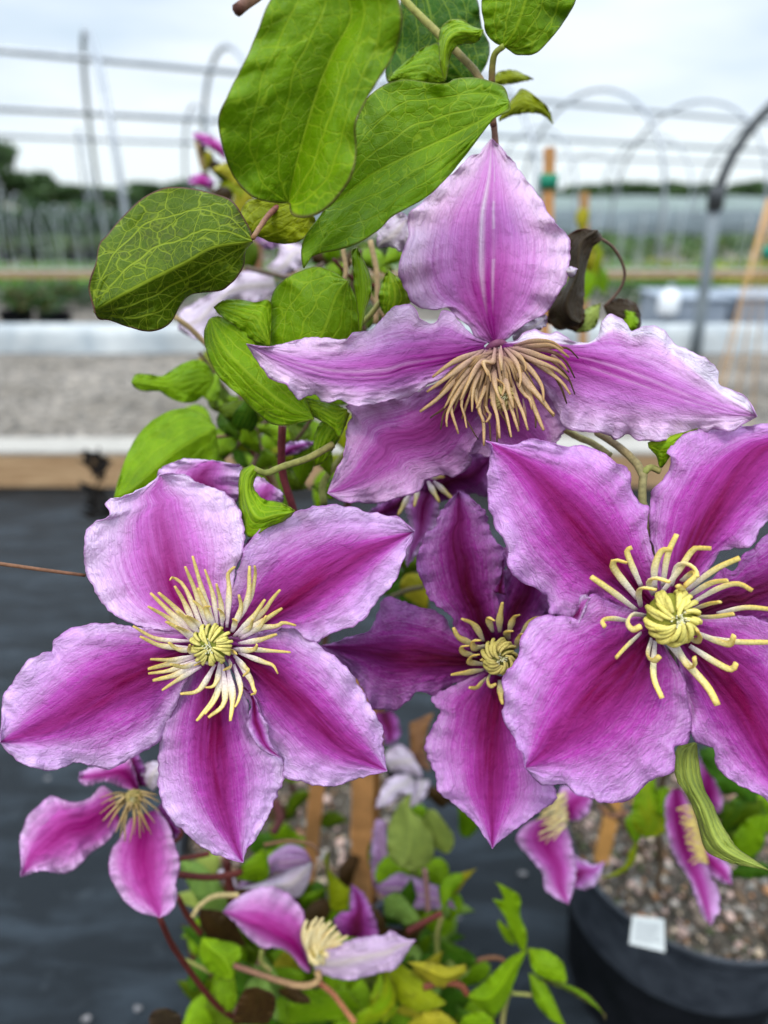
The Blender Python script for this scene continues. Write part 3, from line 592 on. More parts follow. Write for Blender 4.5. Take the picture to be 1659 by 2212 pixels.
petal(f2, '7: 1480,970 1445,910 1470,870 1510,860 1515,800 1520,745', '7: 1560,975 1635,960 1600,840 1570,780 1520,745', .44, .46, 'deep_shaded', nu=50, nv=30)
CRM = [(.60, .44, .20), (.80, .66, .34), (.86, .74, .44), (.86, .74, .42)]
for t in ['1340,1060 1310,960 1325,900', '1345,1060 1335,950 1370,888', '1350,1060 1350,960 1395,890', '1360,1060 1370,960 1402,912', '1370,1060 1385,970 1428,905', '1375,1050 1400,980 1440,940', '1385,1050 1420,990 1462,948', '1390,1040 1430,1000 1488,975',
          '1400,1040 1450,1000 1500,968', '1335,1050 1325,1000 1345,930', '1360,1040 1390,1000 1420,960', '1330,1030 1318,980 1322,940', '1400,1045 1440,1015 1480,1000', '1350,1030 1375,960 1410,930', '1370,1030 1380,980 1385,925', '1385,1030 1410,960 1450,925', '1345,1020 1340,960 1350,905', '1395,1030 1440,980 1470,960']:
    stamen(f2, '7', t, .415, .407, .404, CRM, r=6.0, n=9)
boss(f2, 692, 2055, .412, 26, 12, ((.50, .38, .10), (.78, .62, .28), (.84, .70, .36)))
fbud = empty('flower_bud', P(590, 1880, .47), plantA); fbud['label'] = 'half closed white and violet striped bud'
for k, (l_, r_, z_) in enumerate([('7: 1345,640 1310,590 1250,572 1190,600 1100,680 1020,760', '7: 1350,650 1290,650 1200,690 1100,740 1020,760', .462), ('7: 1350,650 1290,655 1200,700 1100,745 1020,760', '7: 1352,660 1330,740 1290,800 1230,790 1120,770 1020,760', .458),
                                  ('7: 1020,780 960,720 940,690 960,680', '7: 1030,760 1000,700 960,680', .475)]):
    petal(fbud, l_, r_, z_, z_+.01, 'faded' if k == 0 else 'white', nu=50, nv=26, arch=.008, cup=.012, ruf=.001, jit=.6)
petal(fbud, '7: 1340,640 1300,620 1230,610 1180,640', '7: 1330,655 1290,665 1200,690 1180,640', .450, .452, 'faded', nu=30, nv=14, arch=.002, cup=.002, ruf=0, jit=.4)
ff = empty('flower', P(890, 1690, .55), plantA); ff['label'] = 'withered flower with browned centre and limp lilac petals'
petal(ff, '9: 640,860 500,880 400,960 350,1080 330,1180', '9: 690,930 680,1040 560,1060 440,1150 330,1180', .55, .53, 'white', nu=40, nv=24)
petal(ff, '9: 700,910 690,1000 640,1100 630,1190', '9: 830,920 800,1050 720,1140 630,1190', .56, .55, 'white', nu=40, nv=20)
petal(ff, '9: 320,300 330,420 400,520 410,600', '9: 480,280 560,440 520,560 410,600', .56, .55, 'deep_shaded', nu=30, nv=16)
petal(ff, '9: 640,400 640,560 660,700 740,800', '9: 860,300 800,480 780,650 830,830 740,800', .58, .56, 'small', nu=40, nv=20)
petal(ff, '9: 400,760 440,650 560,600 680,700', '9: 470,840 600,850 760,900 680,700', .555, .55, 'white', nu=30, nv=20, name='dried_petal')
M_DRY = simple('dried', (.07, .025, .01), (.20, .085, .02), 60, .8, .002)
ff.children[-1].data.materials[0] = M_DRY
petal(ff, '9: 320,1900 420,1850 540,1780 700,1830 880,1900 1000,2000 1070,2120', '9: 330,1940 480,2040 680,2100 880,2120 980,2080 1070,2120', .52, .50, 'faded', nu=60, nv=34)
petal(ff, '9: 300,1900 290,1600 330,1300 420,1300', '9: 480,1900 560,1750 440,1500 420,1300', .57, .58, 'faded', nu=50, nv=26)

# ---- upper leaves
leaf(plantA, 'D: 622,437 590,438 545,425 510,390 490,350 476,300 472,255 490,210 515,160 540,110 560,60 580,10 620,-50 700,-90', 
     'D: 626,440 630,463 660,470 700,455 735,420 760,380 770,330 768,270 790,220 820,170 850,120 868,60 865,10 840,-40 780,-85 700,-90', .226, .200, 'green',
     mid='D: 624,438 632,390 652,310 690,185 722,110 760,20 700,-90', nu=120, nv=70, keel=-.012, tilt=-.004, vein=.62, cup=.003, ruf=.003, rim=.7, label='largest leaf, reaching past the top of the frame')
leaf(plantA, 'D: 705,450 720,400 745,330 770,260 795,210 840,180 879,173 930,180 964,180 984,171 1029,169 1064,178 1089,190 1101,222',
     'D: 700,455 682,480 662,505 652,530 651,557 656,580 663,562 690,549 740,538 780,522 820,495 844,470 879,450 929,420 964,385 999,345 1039,290 1069,255 1100,240 1101,222', .243, .240, 'green',
     mid='D: 703,452 755,412 829,362 950,305 1040,260 1101,222', nu=110, nv=60, keel=-.006, tilt=-.001, vein=.60, ruf=.003, label='long pointed leaf lying across the base of the upright petal')
leaf(plantA, '3: 1090,175 1082,130 1050,70 1005,5 930,-25 830,-50 740,-55 680,-42 600,5 520,85 460,155 430,190 415,270 387,350 385,400 405,470 412,490',
     '3: 1092,180 1060,220 1050,290 1010,350 960,390 880,400 820,410 780,450 750,510 710,550 640,568 560,550 480,520 430,515 412,490', .250, .240, 'dark',
     mid='3: 1091,178 920,205 800,270 600,370 420,470 412,490', nu=120, nv=70, keel=.010, tilt=.003, vein=.9, blotch=.4, rim=1.2, ruf=.002, label='dark rounded leaf with bright yellow veins and a purple rim')
leaf(plantA, 'D: 545,510 520,485 522,455 540,432 600,425 650,440', 'D: 560,510 590,524 640,524 672,500 682,475 650,440', .275, .27, 'yellow', vein=.4, blotch=.4)
leaf(plantA, 'D: 748,605 720,587 690,577 650,585 610,607 587,642 580,692 582,745 600,780 650,800', 'D: 752,610 768,640 776,680 776,712 760,760 700,800 650,800', .262, .272, 'bright',
     mid='D: 750,607 725,640 705,700 680,750 650,800', nu=80, nv=46, vein=.55, keel=.004, label='heart shaped bright green leaf above the left pointing petal')
leaf(plantA, 'D: 776,716 772,660 765,612 762,570 760,542 772,535', 'D: 780,716 792,662 803,632 800,597 785,562 772,535', .258, .252, 'bright', vein=.3, keel=.003, nu=50, nv=24)
leaf(plantA, 'D: 452,690 442,712 442,742 455,782 480,822 520,857 555,892 590,917 625,918 652,912 678,905', 'D: 458,686 475,684 510,700 560,735 600,770 640,820 665,870 678,905', .268, .262, 'bright',
     nu=90, nv=50, vein=.5, keel=.005, mid='D: 455,688 480,745 540,810 610,870 678,905')
leaf(plantA, 'D: 582,748 545,735 510,705 480,685 462,664', 'D: 584,745 587,690 583,650 550,652 510,647 480,650 462,664', .266, .27, 'bright', vein=.5, nu=60, nv=34)
leaf(plantA, 'D: 835,684 822,665 818,640 825,610 839,582', 'D: 845,682 880,660 890,640 880,615 860,600 839,582', .29, .288, 'bright', vein=.8, nu=40, nv=24)
leaf(plantA, '3: 1500,905 1440,880 1360,862 1290,850 1270,835', '3: 1500,915 1470,1020 1450,1005 1420,970 1350,930 1300,880 1270,835', .27, .268, 'bright', vein=.6, nu=50, nv=30)
leaf(plantA, '3: 1500,915 1400,950 1365,1000 1350,1090 1360,1150', '3: 1510,920 1480,1000 1430,1090 1400,1130 1360,1150', .275, .285, 'bright', vein=.6, nu=50, nv=30)
leaf(plantA, 'D: 462,812 450,790 430,778 400,783 370,800 350,812 320,808 295,808 284,825', 'D: 462,822 445,850 420,868 395,870 370,862 345,845 315,845 292,838 284,825', .36, .35, 'bright', vein=.2, rim=.3, label='small curled light green leaf against the gravel')
leaf(plantA, 'D: 465,920 440,898 400,882 350,895 310,925 280,970 260,1020 246,1078', 'D: 466,930 470,990 430,1040 370,1080 300,1100 246,1078', .34, .32, 'bright', vein=.25, rim=.3, keel=.006, label='blurred broad leaf at the left behind the pale top petal')
leaf(plantA, 'D: 545,1003 520,1018 516,1060 517,1100 528,1150 545,1161 575,1142 620,1122 637,1103', 'D: 560,1016 546,1045 555,1066 575,1080 610,1087 637,1103', .262, .25, 'bright', vein=.5, nu=70, nv=34, ruf=.003, keel=.004, label='curled young leaf hanging between the left flower\'s upper petals')
leaf(plantB, 'D: 1084,98 1070,92 1052,75 1044,40 1041,0 1055,-40 1120,-110', 'D: 1094,103 1110,116 1129,119 1159,115 1189,85 1219,45 1244,0 1240,-50 1120,-110', .27, .262, 'green', vein=.6, keel=.005, nu=80, nv=46, mid='D: 1089,100 1115,60 1135,0 1150,-50 1120,-110').name = 'leaf'
leaf(plantA, 'D: 890,-60 860,20 836,90 832,150 850,185 940,190 1020,185', 'D: 920,-60 1000,-50 1030,0 1042,60 1057,100 1050,140 1020,185', .30, .305, 'deepg', vein=.6, nu=90, nv=50, keel=.004, blotch=.15, mid='D: 905,-60 925,10 945,90 985,150 1020,185')
leaf(plantA, 'D: 960,178 900,185 850,178 839,173 850,158', 'D: 963,170 961,130 949,95 925,100 904,110 864,145 850,158', .285, .29, 'green', vein=.4, nu=60, nv=34)
leaf(plantA, 'D: 961,175 952,140 949,100 951,65 969,45 999,44 1019,58 1044,65', 'D: 963,172 974,120 985,102 999,95 1029,92 1040,80 1044,65', .278, .272, 'bright', vein=.5, nu=60, nv=34, keel=.003)
leaf(plantA, 'D: 1065,178 1072,160 1088,152 1110,152 1130,160 1152,171', 'D: 1068,182 1090,183 1120,178 1152,171', .33, .34, 'yellow', vein=.3)
leaf(plantA, 'D: 1078,255 1095,230 1109,212 1129,192 1159,210 1184,235 1195,268', 'D: 1078,262 1100,252 1129,245 1158,245 1178,252 1195,268', .33, .34, 'yellow', vein=.3)
# mid-left tangle
for t in [(545,950,60,70,42,.36,'green'), (590,935,200,80,40,.37,'bright'), (660,1010,100,90,50,.33,'green'), (700,990,70,80,40,.31,'bright'), (640,1040,30,60,40,.36,'dark'), (490,905,120,60,34,.40,'yellow'),
          (520,870,20,60,30,.39,'green'), (455,780,250,60,30,.42,'yellow'), (570,1000,150,60,40,.38,'bright'), (440,1030,110,120,70,.36,'green'), (700,1060,200,60,36,.34,'green'),
          (720,930,290,70,34,.32,'bright'), (860,1060,170,70,34,.36,'green'), (500,380,200,90,50,.46,'ochre'), (470,430,150,70,40,.48,'brown'), (450,800,30,70,40,.43,'ochre'), (610,480,10,60,34,.36,'yellow'),
          (1250,990,20,60,36,.40,'green'), (1270,560,80,60,40,.50,'ochre'), (900,1280,60,90,60,.42,'ochre'), (930,1240,100,60,44,.40,'olive'), (560,1240,80,90,50,.42,'dark'), (870,1250,10,80,50,.45,'deepg')]:
    x, y, a, ln, wd, z, c = t; leaf_at(plantA, x, y, a, ln, wd, z, c, vein=.3)
leaf(plantB, '4: 1140,1050 1200,1022 1270,1010 1355,988', '4: 1145,1070 6: 1180,0 1195,50 1230,10 4: 1250,1040 1300,1010 1355,988', .262, .26, 'bright', vein=.6, nu=50, nv=30, mid='4: 1142,1060 1230,1040 1300,1010 1355,988')
# dried brown leaf right of the upright petal
leaf(plantB, 'D: 1250,700 1205,712 1184,680 1199,642 1229,605 1224,540 1226,510 1254,495 1290,497', 'D: 1256,695 1262,640 1264,590 1279,537 1301,517 1290,497', .315, .31, 'dry', vein=.15, rim=1, blotch=.8, nu=70, nv=40, keel=.01, label='dead brown folded leaf with a long looping stalk')
leaf(plantB, 'D: 1240,715 1190,700 1180,690 1200,660 1240,640', 'D: 1242,718 1260,700 1262,670 1240,640', .325, .33, 'brown', vein=.1, blotch=.8)
leaf(plantB, 'D: 1304,662 1320,648 1345,645 1372,655 1384,680', 'D: 1306,668 1318,690 1345,712 1380,712 1384,680', .33, .33, 'dry', vein=.1, blotch=.7)
leaf(plantB, 'D: 1345,715 1345,690 1352,668 1365,665', 'D: 1350,718 1372,712 1380,690 1365,665', .326, .33, 'bright', vein=.2)
leaf(plantB, 'D: 1240,716 1245,690 1270,665 1298,655', 'D: 1244,718 1270,716 1290,700 1298,655', .33, .335, 'olive', vein=.2)
tube_px('tendril', plantB, 'D: 1301,517 1325,535 1345,570 1349,600 1334,632 1304,664', [.312, .33], [3.2, 3.4], [(.12, .07, .05)], n=18)
tube_px('stem', plantA, 'D: 185,1243 100,1232 0,1218 -60,1212', [.27, .262, .25], [3.6, 4.6], [(.16, .07, .04), (.22, .11, .06)], n=12)
# stems
GRN = [(.20, .22, .05), (.24, .20, .07)]; RED = [(.07, .014, .012), (.11, .022, .016)]; TANS = [(.34, .24, .12), (.28, .18, .09)]
def stem(par, txt, zs, r, cols, n=16, **k): return tube_px('stem', par, txt, zs, r, cols, n=n, wob=.12, **k)
stem(plantA, 'D: 850,-40 874,0 949,75 994,120 1034,165 1058,230 1066,270', [.29, .285, .28], [8, 8.5, 8], [(.30, .32, .06), (.26, .22, .08), (.16, .08, .05)])
stem(plantA, 'D: 1062,180 1064,140 1070,115 1089,99', [.278, .27], [7.5, 6.5], [(.14, .07, .03), (.22, .26, .04)])
stem(plantA, 'D: 1060,200 1064,250 1068,280 1072,320 1085,380', [.282, .292], [7, 7], [(.14, .07, .05), (.18, .09, .07)])
stem(plantA, 'D: 547,513 562,490 580,465 602,445', [.25, .262, .27], [5.5, 6.5], [(.30, .16, .08), (.15, .04, .04)])
stem(plantA, 'D: 375,683 410,708 440,738 500,790 540,850', [.33, .35], [6, 6], TANS)
stem(plantA, 'D: 610,920 608,980 612,1030 640,1120 660,1200', [.30, .31], [9, 8], [(.12, .02, .02), (.10, .02, .03)])
stem(plantA, 'D: 548,1012 575,1022 610,1008 665,990 720,960', [.262, .275], [7, 8], GRN)
stem(plantA, 'D: 545,930 500,940 455,945', [.37, .36], [5, 4], TANS)
stem(plantA, 'D: 520,850 530,900 560,960 540,1020', [.38, .37], [6, 6], [(.10, .06, .04)])
stem(plantA, 'D: 470,1000 520,955 590,900 640,860', [.38, .40], [5, 5], [(.08, .05, .03)])
stem(plantA, 'D: 700,1090 700,1040 760,960 790,900', [.33, .34], [8, 8], GRN)
stem(plantA, 'D: 780,700 800,680 830,640', [.30, .30], [6, 6], GRN)
stem(plantA, 'D: 800,520 815,600 812,700', [.34, .34], [6, 6], TANS)
stem(plantA, 'D: 740,530 745,600 700,640', [.33, .33], [5, 5], TANS)
stem(plantA, 'D: 530,578 580,590 640,600 700,570', [.40, .40], [5, 5], [(.10, .07, .05)])
stem(plantB, 'D: 1210,922 1250,945 1279,957 1320,985', [.285, .28], [8, 7], [(.36, .34, .12), (.40, .36, .16)])
stem(plantB, 'D: 1290,935 1330,960 1365,990 1389,1025 1386,1075 1399,1125 1402,1180 1430,1300', [.29, .262, .262, .262], [8, 9, 9, 5], [(.22, .14, .07), (.26, .24, .10), (.24, .18, .08)])
stem(plantB, 'D: 1389,1022 1405,1010 1426,1018', [.262, .262], [8, 7], GRN)
stem(plantA, 'D: 845,1290 880,1275 915,1268', [.41, .40], [6, 5], [(.10, .08, .04)])
stem(plantA, '7: 690,888 740,1000 800,1090 880,1200 950,1280 1010,1320', [.36, .40, .44], [6, 6], RED)
stem(plantA, '7: 762,700 860,712 940,712 1010,700 1040,690', [.40, .42], [7, 7], RED)
stem(plantA, '7: 775,635 840,625 905,612', [.42, .42], [5, 5], RED)
stem(plantA, '7: 770,800 810,880 870,960', [.42, .44], [6, 6], RED)
stem(plantA, '7: 980,640 990,740 1010,800', [.44, .44], [9, 9], RED)
stem(plantA, '7: 830,885 865,835 930,795 1030,792', [.40, .41], [5, 6], [(.50, .38, .16)])
stem(plantA, '7: 1010,1095 1110,1130 1200,1160 1290,1182 1350,1178 1380,1150 1370,1120', [.42, .41, .41], [6, 7.5], [(.16, .07, .05), (.34, .22, .10)])
stem(plantA, '7: 1380,1170 1440,1220 1500,1300 1535,1345', [.45, .44], [6, 6], [(.24, .08, .04), (.34, .14, .06)])
stem(plantA, '7: 740,570 780,530 770,500', [.42, .42], [6, 6], RED)
stem(plantA, '7: 1140,575 1250,558 1350,575 1380,620', [.455, .455], [4, 4], [(.16, .08, .04)])
stem(plantA, '7: 1190,380 1210,460 1180,520', [.50, .50], [9, 9], [(.09, .03, .03)])
stem(plantA, '8: 100,950 180,905 250,868', [.45, .45], [7, 6], RED)
stem(plantA, '8: 390,1080 440,1065 500,1065 530,1090', [.48, .48], [5, 5], [(.13, .06, .03)])
stem(plantA, '8: 175,680 185,780 190,860', [.49, .49], [6, 6], [(.20, .10, .09)])
stem(plantA, '8: 545,1190 520,1280 510,1360', [.47, .47], [6, 6], GRN)
stem(plantA, '8: 550,1215 650,1225 700,1240', [.46, .46], [4, 4], GRN)
stem(plantA, '8: 230,1050 230,960 250,880', [.5, .5], [5, 5], GRN)
stem(plantA, '7: 1130,1030 1130,1080 1170,1120', [.43, .43], [5, 5], GRN)
stem(plantA, '7: 800,1070 850,1095 920,1130', [.45, .45], [4, 4], GRN)
stem(plantA, '8: 170,1190 260,1170 330,1180 360,1220', [.43, .43], [7, 7], [(.14, .04, .02)])
# lower leaves
def lf(txtL, txtR, z, col, **k): return leaf(plantA, txtL, txtR, z, z-.012, col, **dict(dict(nu=50, nv=28, vein=.3, rim=.5), **k))
lf('9: 650,1040 540,1150 450,1330 430,1480 450,1620 560,1730', '9: 660,1050 640,1200 750,1280 840,1400 870,1550 830,1680 700,1750 560,1730', .52, 'olive', keel=.01, label='pale grey-green round leaf below the withered flower')
lf('9: 880,1550 800,1400 770,1280 820,1190', '9: 900,1560 990,1600 1050,1520 1040,1420 960,1300 880,1200 820,1190', .53, 'olive')
lf('9: 700,1750 800,1850 900,1890 970,1870', '9: 850,1640 950,1650 1010,1760 970,1870', .54, 'bright')
lf('9: 1010,1990 1020,1880 1100,1790 1260,1740', '9: 1020,2000 1090,1950 1170,1840 1260,1740', .52, 'ochre')
lf('7: 1165,700 1140,730 1080,732 1015,715 1020,690', '7: 1165,690 1155,620 1140,590 1080,630 1020,690', .44, 'bright')
lf('7: 860,650 790,640 780,680 820,760', '7: 880,660 960,760 980,860 900,870 820,760', .47, 'pale')
lf('7: 1060,1010 960,1020 900,980 860,900 865,850', '7: 1060,1000 1010,900 950,860 865,850', .455, 'brown', label='dark shrivelled leaf under the small tufted flower')
lf('7: 870,980 860,1050 900,1120 980,1160 1010,1150', '7: 880,975 950,985 1035,1010 1040,1060 1010,1150', .43, 'bright', keel=.006)
lf('7: 1010,1150 940,1160 930,1240 960,1300', '7: 1015,1160 1025,1230 1010,1280 960,1300', .44, 'bright')
lf('7: 1005,1348 1030,1250 1060,1200 1110,1188', '7: 1160,1348 1190,1280 1180,1220 1110,1188', .41, 'brown', label='brown leaf at the bottom edge of the frame')
lf('7: 650,1390 645,1320 670,1290 710,1280', '7: 790,1390 785,1330 760,1295 710,1280', .42, 'dry', blotch=.3)
lf('7: 1060,1180 1090,1150 1150,1150 1190,1230', '7: 1060,1200 1150,1300 1200,1330 1190,1230', .46, 'pale')
lf('7: 1240,1340 1250,1250 1320,1200 1500,1200', '7: 1260,1348 1400,1340 1560,1300 1500,1200', .47, 'green')
lf('7: 1200,1200 1260,1190 1330,1230 1340,1260', '7: 1200,1210 1260,1250 1300,1260 1340,1260', .455, 'brown')
lf('7: 1500,1348 1560,1290 1620,1250 8: 20,1120', '7: 1520,1370 1620,1348 8: 50,1250 20,1120', .45, 'bright', col2='yellow')
lf('8: 345,1130 280,1180 240,1190 180,1150 100,1080', '8: 355,1120 350,1090 280,1100 200,1080 100,1080', .43, 'ochre', blotch=.35, keel=.006, label='yellowing leaf with small brown spots')
lf('8: 360,1230 420,1290 480,1310 530,1250 580,1120 620,1030', '8: 355,1220 430,1170 500,1100 560,1050 620,1030', .45, 'bright', keel=.006)
lf('8: 600,1040 560,980 520,880 470,810 520,830 500,760 480,735', '8: 610,1040 620,960 590,880 590,800 540,760 480,735', .46, 'bright', ruf=.005)
lf('8: 560,1010 520,980 490,910 500,900', '8: 565,1000 550,950 500,900', .47, 'bright')
lf('8: 620,1020 640,1110 690,1150 780,1170 790,1150', '8: 620,1020 700,1030 770,1080 790,1150', .465, 'bright')
lf('8: 680,1160 780,1200 850,1240 950,1300 955,1335', '8: 690,1150 800,1180 880,1220 940,1290 955,1335', .47, 'dry', col2='green')
lf('8: 625,1130 650,1250 720,1330 790,1370', '8: 640,1130 700,1180 750,1280 790,1370', .46, 'green')
lf('8: 350,1120 400,1080 380,1040 320,1010 240,975', '8: 340,1140 300,1080 260,1040 240,975', .48, 'deepg')
lf('8: 0,1100 60,1080 160,1160 240,1230 270,1260 200,1290', '8: 0,1180 60,1250 150,1300 200,1290', .455, 'yellow', blotch=.6)
lf('8: -10,1130 20,1200 60,1280 0,1348', '8: -20,1130 -60,1250 0,1348', .46, 'bright', col2='yellow')
lf('8: 100,1348 160,1300 240,1290 320,1348', '8: 100,1380 200,1390 300,1380 320,1348', .45, 'ochre')
lf('8: 320,1390 340,1320 420,1290 470,1330', '8: 340,1400 450,1400 480,1360 470,1330', .45, 'bright')
lf('7: 1300,560 1180,540 1160,500 1200,470', '7: 1300,570 1280,520 1250,500 1200,470', .53, 'bright')
lf('7: 1500,760 1440,700 1400,640 1420,600', '7: 1510,760 1500,850 1440,860 1420,800 1420,600', .50, 'yellow')
lf('8: 0,800 60,780 130,850 160,900', '8: 0,880 60,900 100,920 160,900', .51, 'pale')
rr = random.Random(11)
for i in range(64):
    x = rr.uniform(395, 1060); y = rr.uniform(1840, 2250)
    if x < 430 and y < 1950: continue
    if x > 900 and y < 2040: x -= 200
    if 625 < x < 850 and y < 1990: continue
    leaf_at(plantA, x, y, rr.uniform(0, 360), rr.uniform(75, 140), rr.uniform(45, 80), rr.uniform(.50, .62), rr.choice(['green', 'deepg', 'dark', 'green', 'deepg', 'dark', 'bright', 'olive', 'brown']), dz=rr.uniform(-.03, .03), vein=.25, rim=.3, nu=20, nv=12)
for i in range(26):
    x = rr.uniform(560, 1000); y = rr.uniform(1450, 1950)
    leaf_at(plantA, x, y, rr.uniform(0, 360), rr.uniform(50, 90), rr.uniform(26, 44), rr.uniform(.60, .72), rr.choice(['deepg', 'dark', 'green', 'brown', 'green']), dz=rr.uniform(-.03, .03), vein=.2, rim=.3, nu=16, nv=10)
# main vines down to the pot
stem(plantA, 'D: 790,900 740,1150 700,1400 690,1600 680,1750', [.33, .42, .52, .62, .78], [8, 6], [(.12, .06, .04)], n=24)
stem(plantA, 'D: 640,1120 600,1350 620,1600 640,1760', [.31, .45, .6, .78], [8, 6], [(.12, .05, .04)], n=24)
stem(plantA, 'D: 505,2195 560,2080 600,1900 640,1790', [.44, .5, .62, .78], [6, 5], [(.12, .05, .04)], n=24)

# ---- flowers and leaves over the right-hand pot
f3 = empty('flower', P(1200, 1750, .44), plantB); f3['label'] = 'small magenta flower seen side on at the pot\'s left rim'
petal(f3, '8: 680,460 620,480 570,545 620,620 680,690 690,760 740,805 797,830', '8: 770,450 800,530 815,600 830,680 820,750 797,830', .44, .42, 'small', nu=60, nv=32)
petal(f3, '8: 780,460 760,340 800,320 900,370', '8: 800,470 850,470 890,430 900,370', .45, .46, 'small', nu=40, nv=20)
petal(f3, '8: 810,700 810,620 860,640 900,660 955,645', '8: 820,760 870,765 920,740 955,645', .46, .47, 'left_pale', nu=40, nv=20)
for i in range(30):
    y = 350+i*5.5; ex = rr.uniform(650, 740); stamen(f3, '8', f'{790+rr.uniform(-10,10):.0f},{y-10:.0f} {(800+ex)/2:.0f},{y+rr.uniform(0,20):.0f} {ex:.0f},{y+rr.uniform(10,60):.0f}', .432, .425, rr.uniform(.415, .43), CRM, r=3.4, n=8)
f4 = empty('flower', P(1475, 1790, .46), plantB); f4['label'] = 'narrow magenta flower seen edge on over the gravelly pot'
petal(f4, '8: 1250,330 1215,380 1215,480 1240,590 1300,690 1340,780 1370,870 1412,922', '8: 1290,340 1330,440 1370,560 1390,650 1440,760 1447,860 1412,922', .46, .44, 'small', nu=60, nv=30, mid='8: 1260,330 1270,450 1300,600 1360,740 1412,922')
petal(f4, '8: 1360,620 1400,690 1450,730 1502,748', '8: 1380,590 1430,620 1490,660 1502,748', .45, .44, 'small', nu=40, nv=20)
petal(f4, '8: 1360,300 1350,240 1370,190 1380,220', '8: 1400,420 1450,440 1465,380 1430,290 1380,220', .475, .47, 'small', nu=40, nv=20)
for i in range(30):
    y = 420+i*8; ex = rr.uniform(1255, 1300)+i*2.2; stamen(f4, '8', f'{1340+i*2.2:.0f},{y+5} {1310+i*1.8:.0f},{y-6+rr.uniform(-8,8):.0f} {ex:.0f},{y+rr.uniform(-25,25):.0f}', .445, .436, rr.uniform(.425, .436), [(.70, .50, .14), (.80, .64, .24), (.84, .70, .30)], r=3.4, n=8)
leaf(plantB, '8: 1340,132 1275,145 1255,200 1265,290 1310,360 1350,450 1380,570 1420,620 1500,650 1580,668 1659,682', '8: 1350,135 1360,220 1380,320 1420,400 1460,490 1530,590 1600,640 1659,682', .26, .235, 'olive',
     nu=90, nv=44, vein=.35, rim=.3, keel=.003, blotch=.1, label='long pale olive leaf hanging below the right flower')
def lb(L_, R_, z, col, **k): return leaf(plantB, L_, R_, z, z-.01, col, **dict(dict(nu=40, nv=24, vein=.2, rim=.3), **k))
lb('8: 1090,330 1070,420 1080,500 1130,545', '8: 1170,280 1180,400 1220,450 1210,520 1130,545', .50, 'bright', col2='yellow')
lb('8: 1180,330 1230,330 1220,420 1200,450', '8: 1170,380 1180,440 1200,450', .50, 'bright')
lb('8: 1090,560 1060,600 1030,670 930,720', '8: 1095,570 1080,650 1020,700 930,720', .52, 'yellow')
lb('8: 1060,440 1040,480 1080,560 1100,560', '8: 1110,440 1120,520 1100,560', .51, 'bright')
lb('8: 1420,150 1360,170 1400,260 1480,330 1600,400', '8: 1430,140 1540,250 1620,330 1600,400', .47, 'deepg')
lb('8: 1480,640 1500,560 1560,470 1640,440', '8: 1480,660 1560,640 1640,580 1640,440', .50, 'green')
lb('8: 1480,700 1540,660 1640,650 1659,680', '8: 1490,710 1580,720 1659,710 1659,680', .52, 'deepg')
lb('8: 1440,520 1470,430 1530,360 1640,380', '8: 1460,530 1560,500 1640,460 1640,380', .51, 'deepg', col2='dark')
for i in range(16):
    leaf_at(plantB, rr.uniform(1560, 1700), rr.uniform(1650, 1920), rr.uniform(0, 360), rr.uniform(60, 110), rr.uniform(40, 60), rr.uniform(.52, .62), rr.choice(['deepg', 'green', 'dark', 'bright']), vein=.2, rim=.3, nu=18, nv=12)
stem(plantB, '8: 1150,350 1170,480 1200,620 1180,760', [.54, .62, .72, .80], [6, 5], [(.14, .09, .05)], n=18)
stem(plantB, '8: 1390,420 1440,560 1420,740', [.47, .6, .8], [6, 5], [(.14, .09, .05)], n=18)
stem(plantB, '8: 930,400 960,440 1000,450 1050,430', [.62, .62], [5, 5], [(.20, .09, .05)])
stem(plantB, 'D: 1430,1300 1460,1500 1430,1700 1420,1850', [.25, .4, .62, .80], [7, 6], [(.14, .09, .05)], n=24)
stem(plantB, 'D: 1085,1400 1180,1560 1300,1720 1400,1860', [.295, .42, .62, .80], [7, 6], [(.14, .09, .05)], n=24)

for (x, y, a, ln, wd, z, c) in [(1258,478,95,60,30,.95,'ochre'), (1280,560,80,90,44,.9,'yellow'), (1262,620,100,80,44,.9,'bright'), (1290,610,60,70,40,.92,'green'), (1250,540,120,60,34,.95,'dry')]:
    leaf_at(plantB, x, y, a, ln, wd, z, c, vein=.1, rim=.2, nu=16, nv=10)
for i in range(46):
    leaf_at(plantA, rr.uniform(430, 900), rr.uniform(1960, 2250), rr.uniform(0, 360), rr.uniform(80, 140), rr.uniform(45, 80), rr.uniform(.52, .66), rr.choice(['deepg', 'dark', 'deepg', 'green', 'brown', 'dark']), dz=rr.uniform(-.03, .03), vein=.25, rim=.3, nu=18, nv=10)

for i in range(44):
    x = rr.uniform(430, 760); y = rr.uniform(830, 1090)
    if x < 500 and y > 980: x += 120
    leaf_at(plantA, x, y, rr.uniform(0, 360), rr.uniform(60, 105), rr.uniform(34, 60), rr.uniform(.36, .50), rr.choice(['bright', 'green', 'green', 'deepg', 'dark', 'yellow', 'deepg']), dz=rr.uniform(-.02, .02), vein=.3, rim=.3, nu=18, nv=12)
for i in range(16):
    leaf_at(plantA, rr.uniform(700, 860), rr.uniform(540, 700), rr.uniform(0, 360), rr.uniform(50, 90), rr.uniform(30, 50), rr.uniform(.38, .46), rr.choice(['green', 'deepg', 'dark', 'brown']), dz=rr.uniform(-.02, .02), vein=.3, rim=.3, nu=16, nv=10)
for i in range(14):
    leaf_at(plantA, rr.uniform(840, 960), rr.uniform(1200, 1330), rr.uniform(0, 360), rr.uniform(50, 90), rr.uniform(30, 50), rr.uniform(.42, .50), rr.choice(['deepg', 'deepg', 'dark', 'dark', 'ochre']), dz=rr.uniform(-.02, .02), vein=.3, rim=.3, nu=16, nv=10)
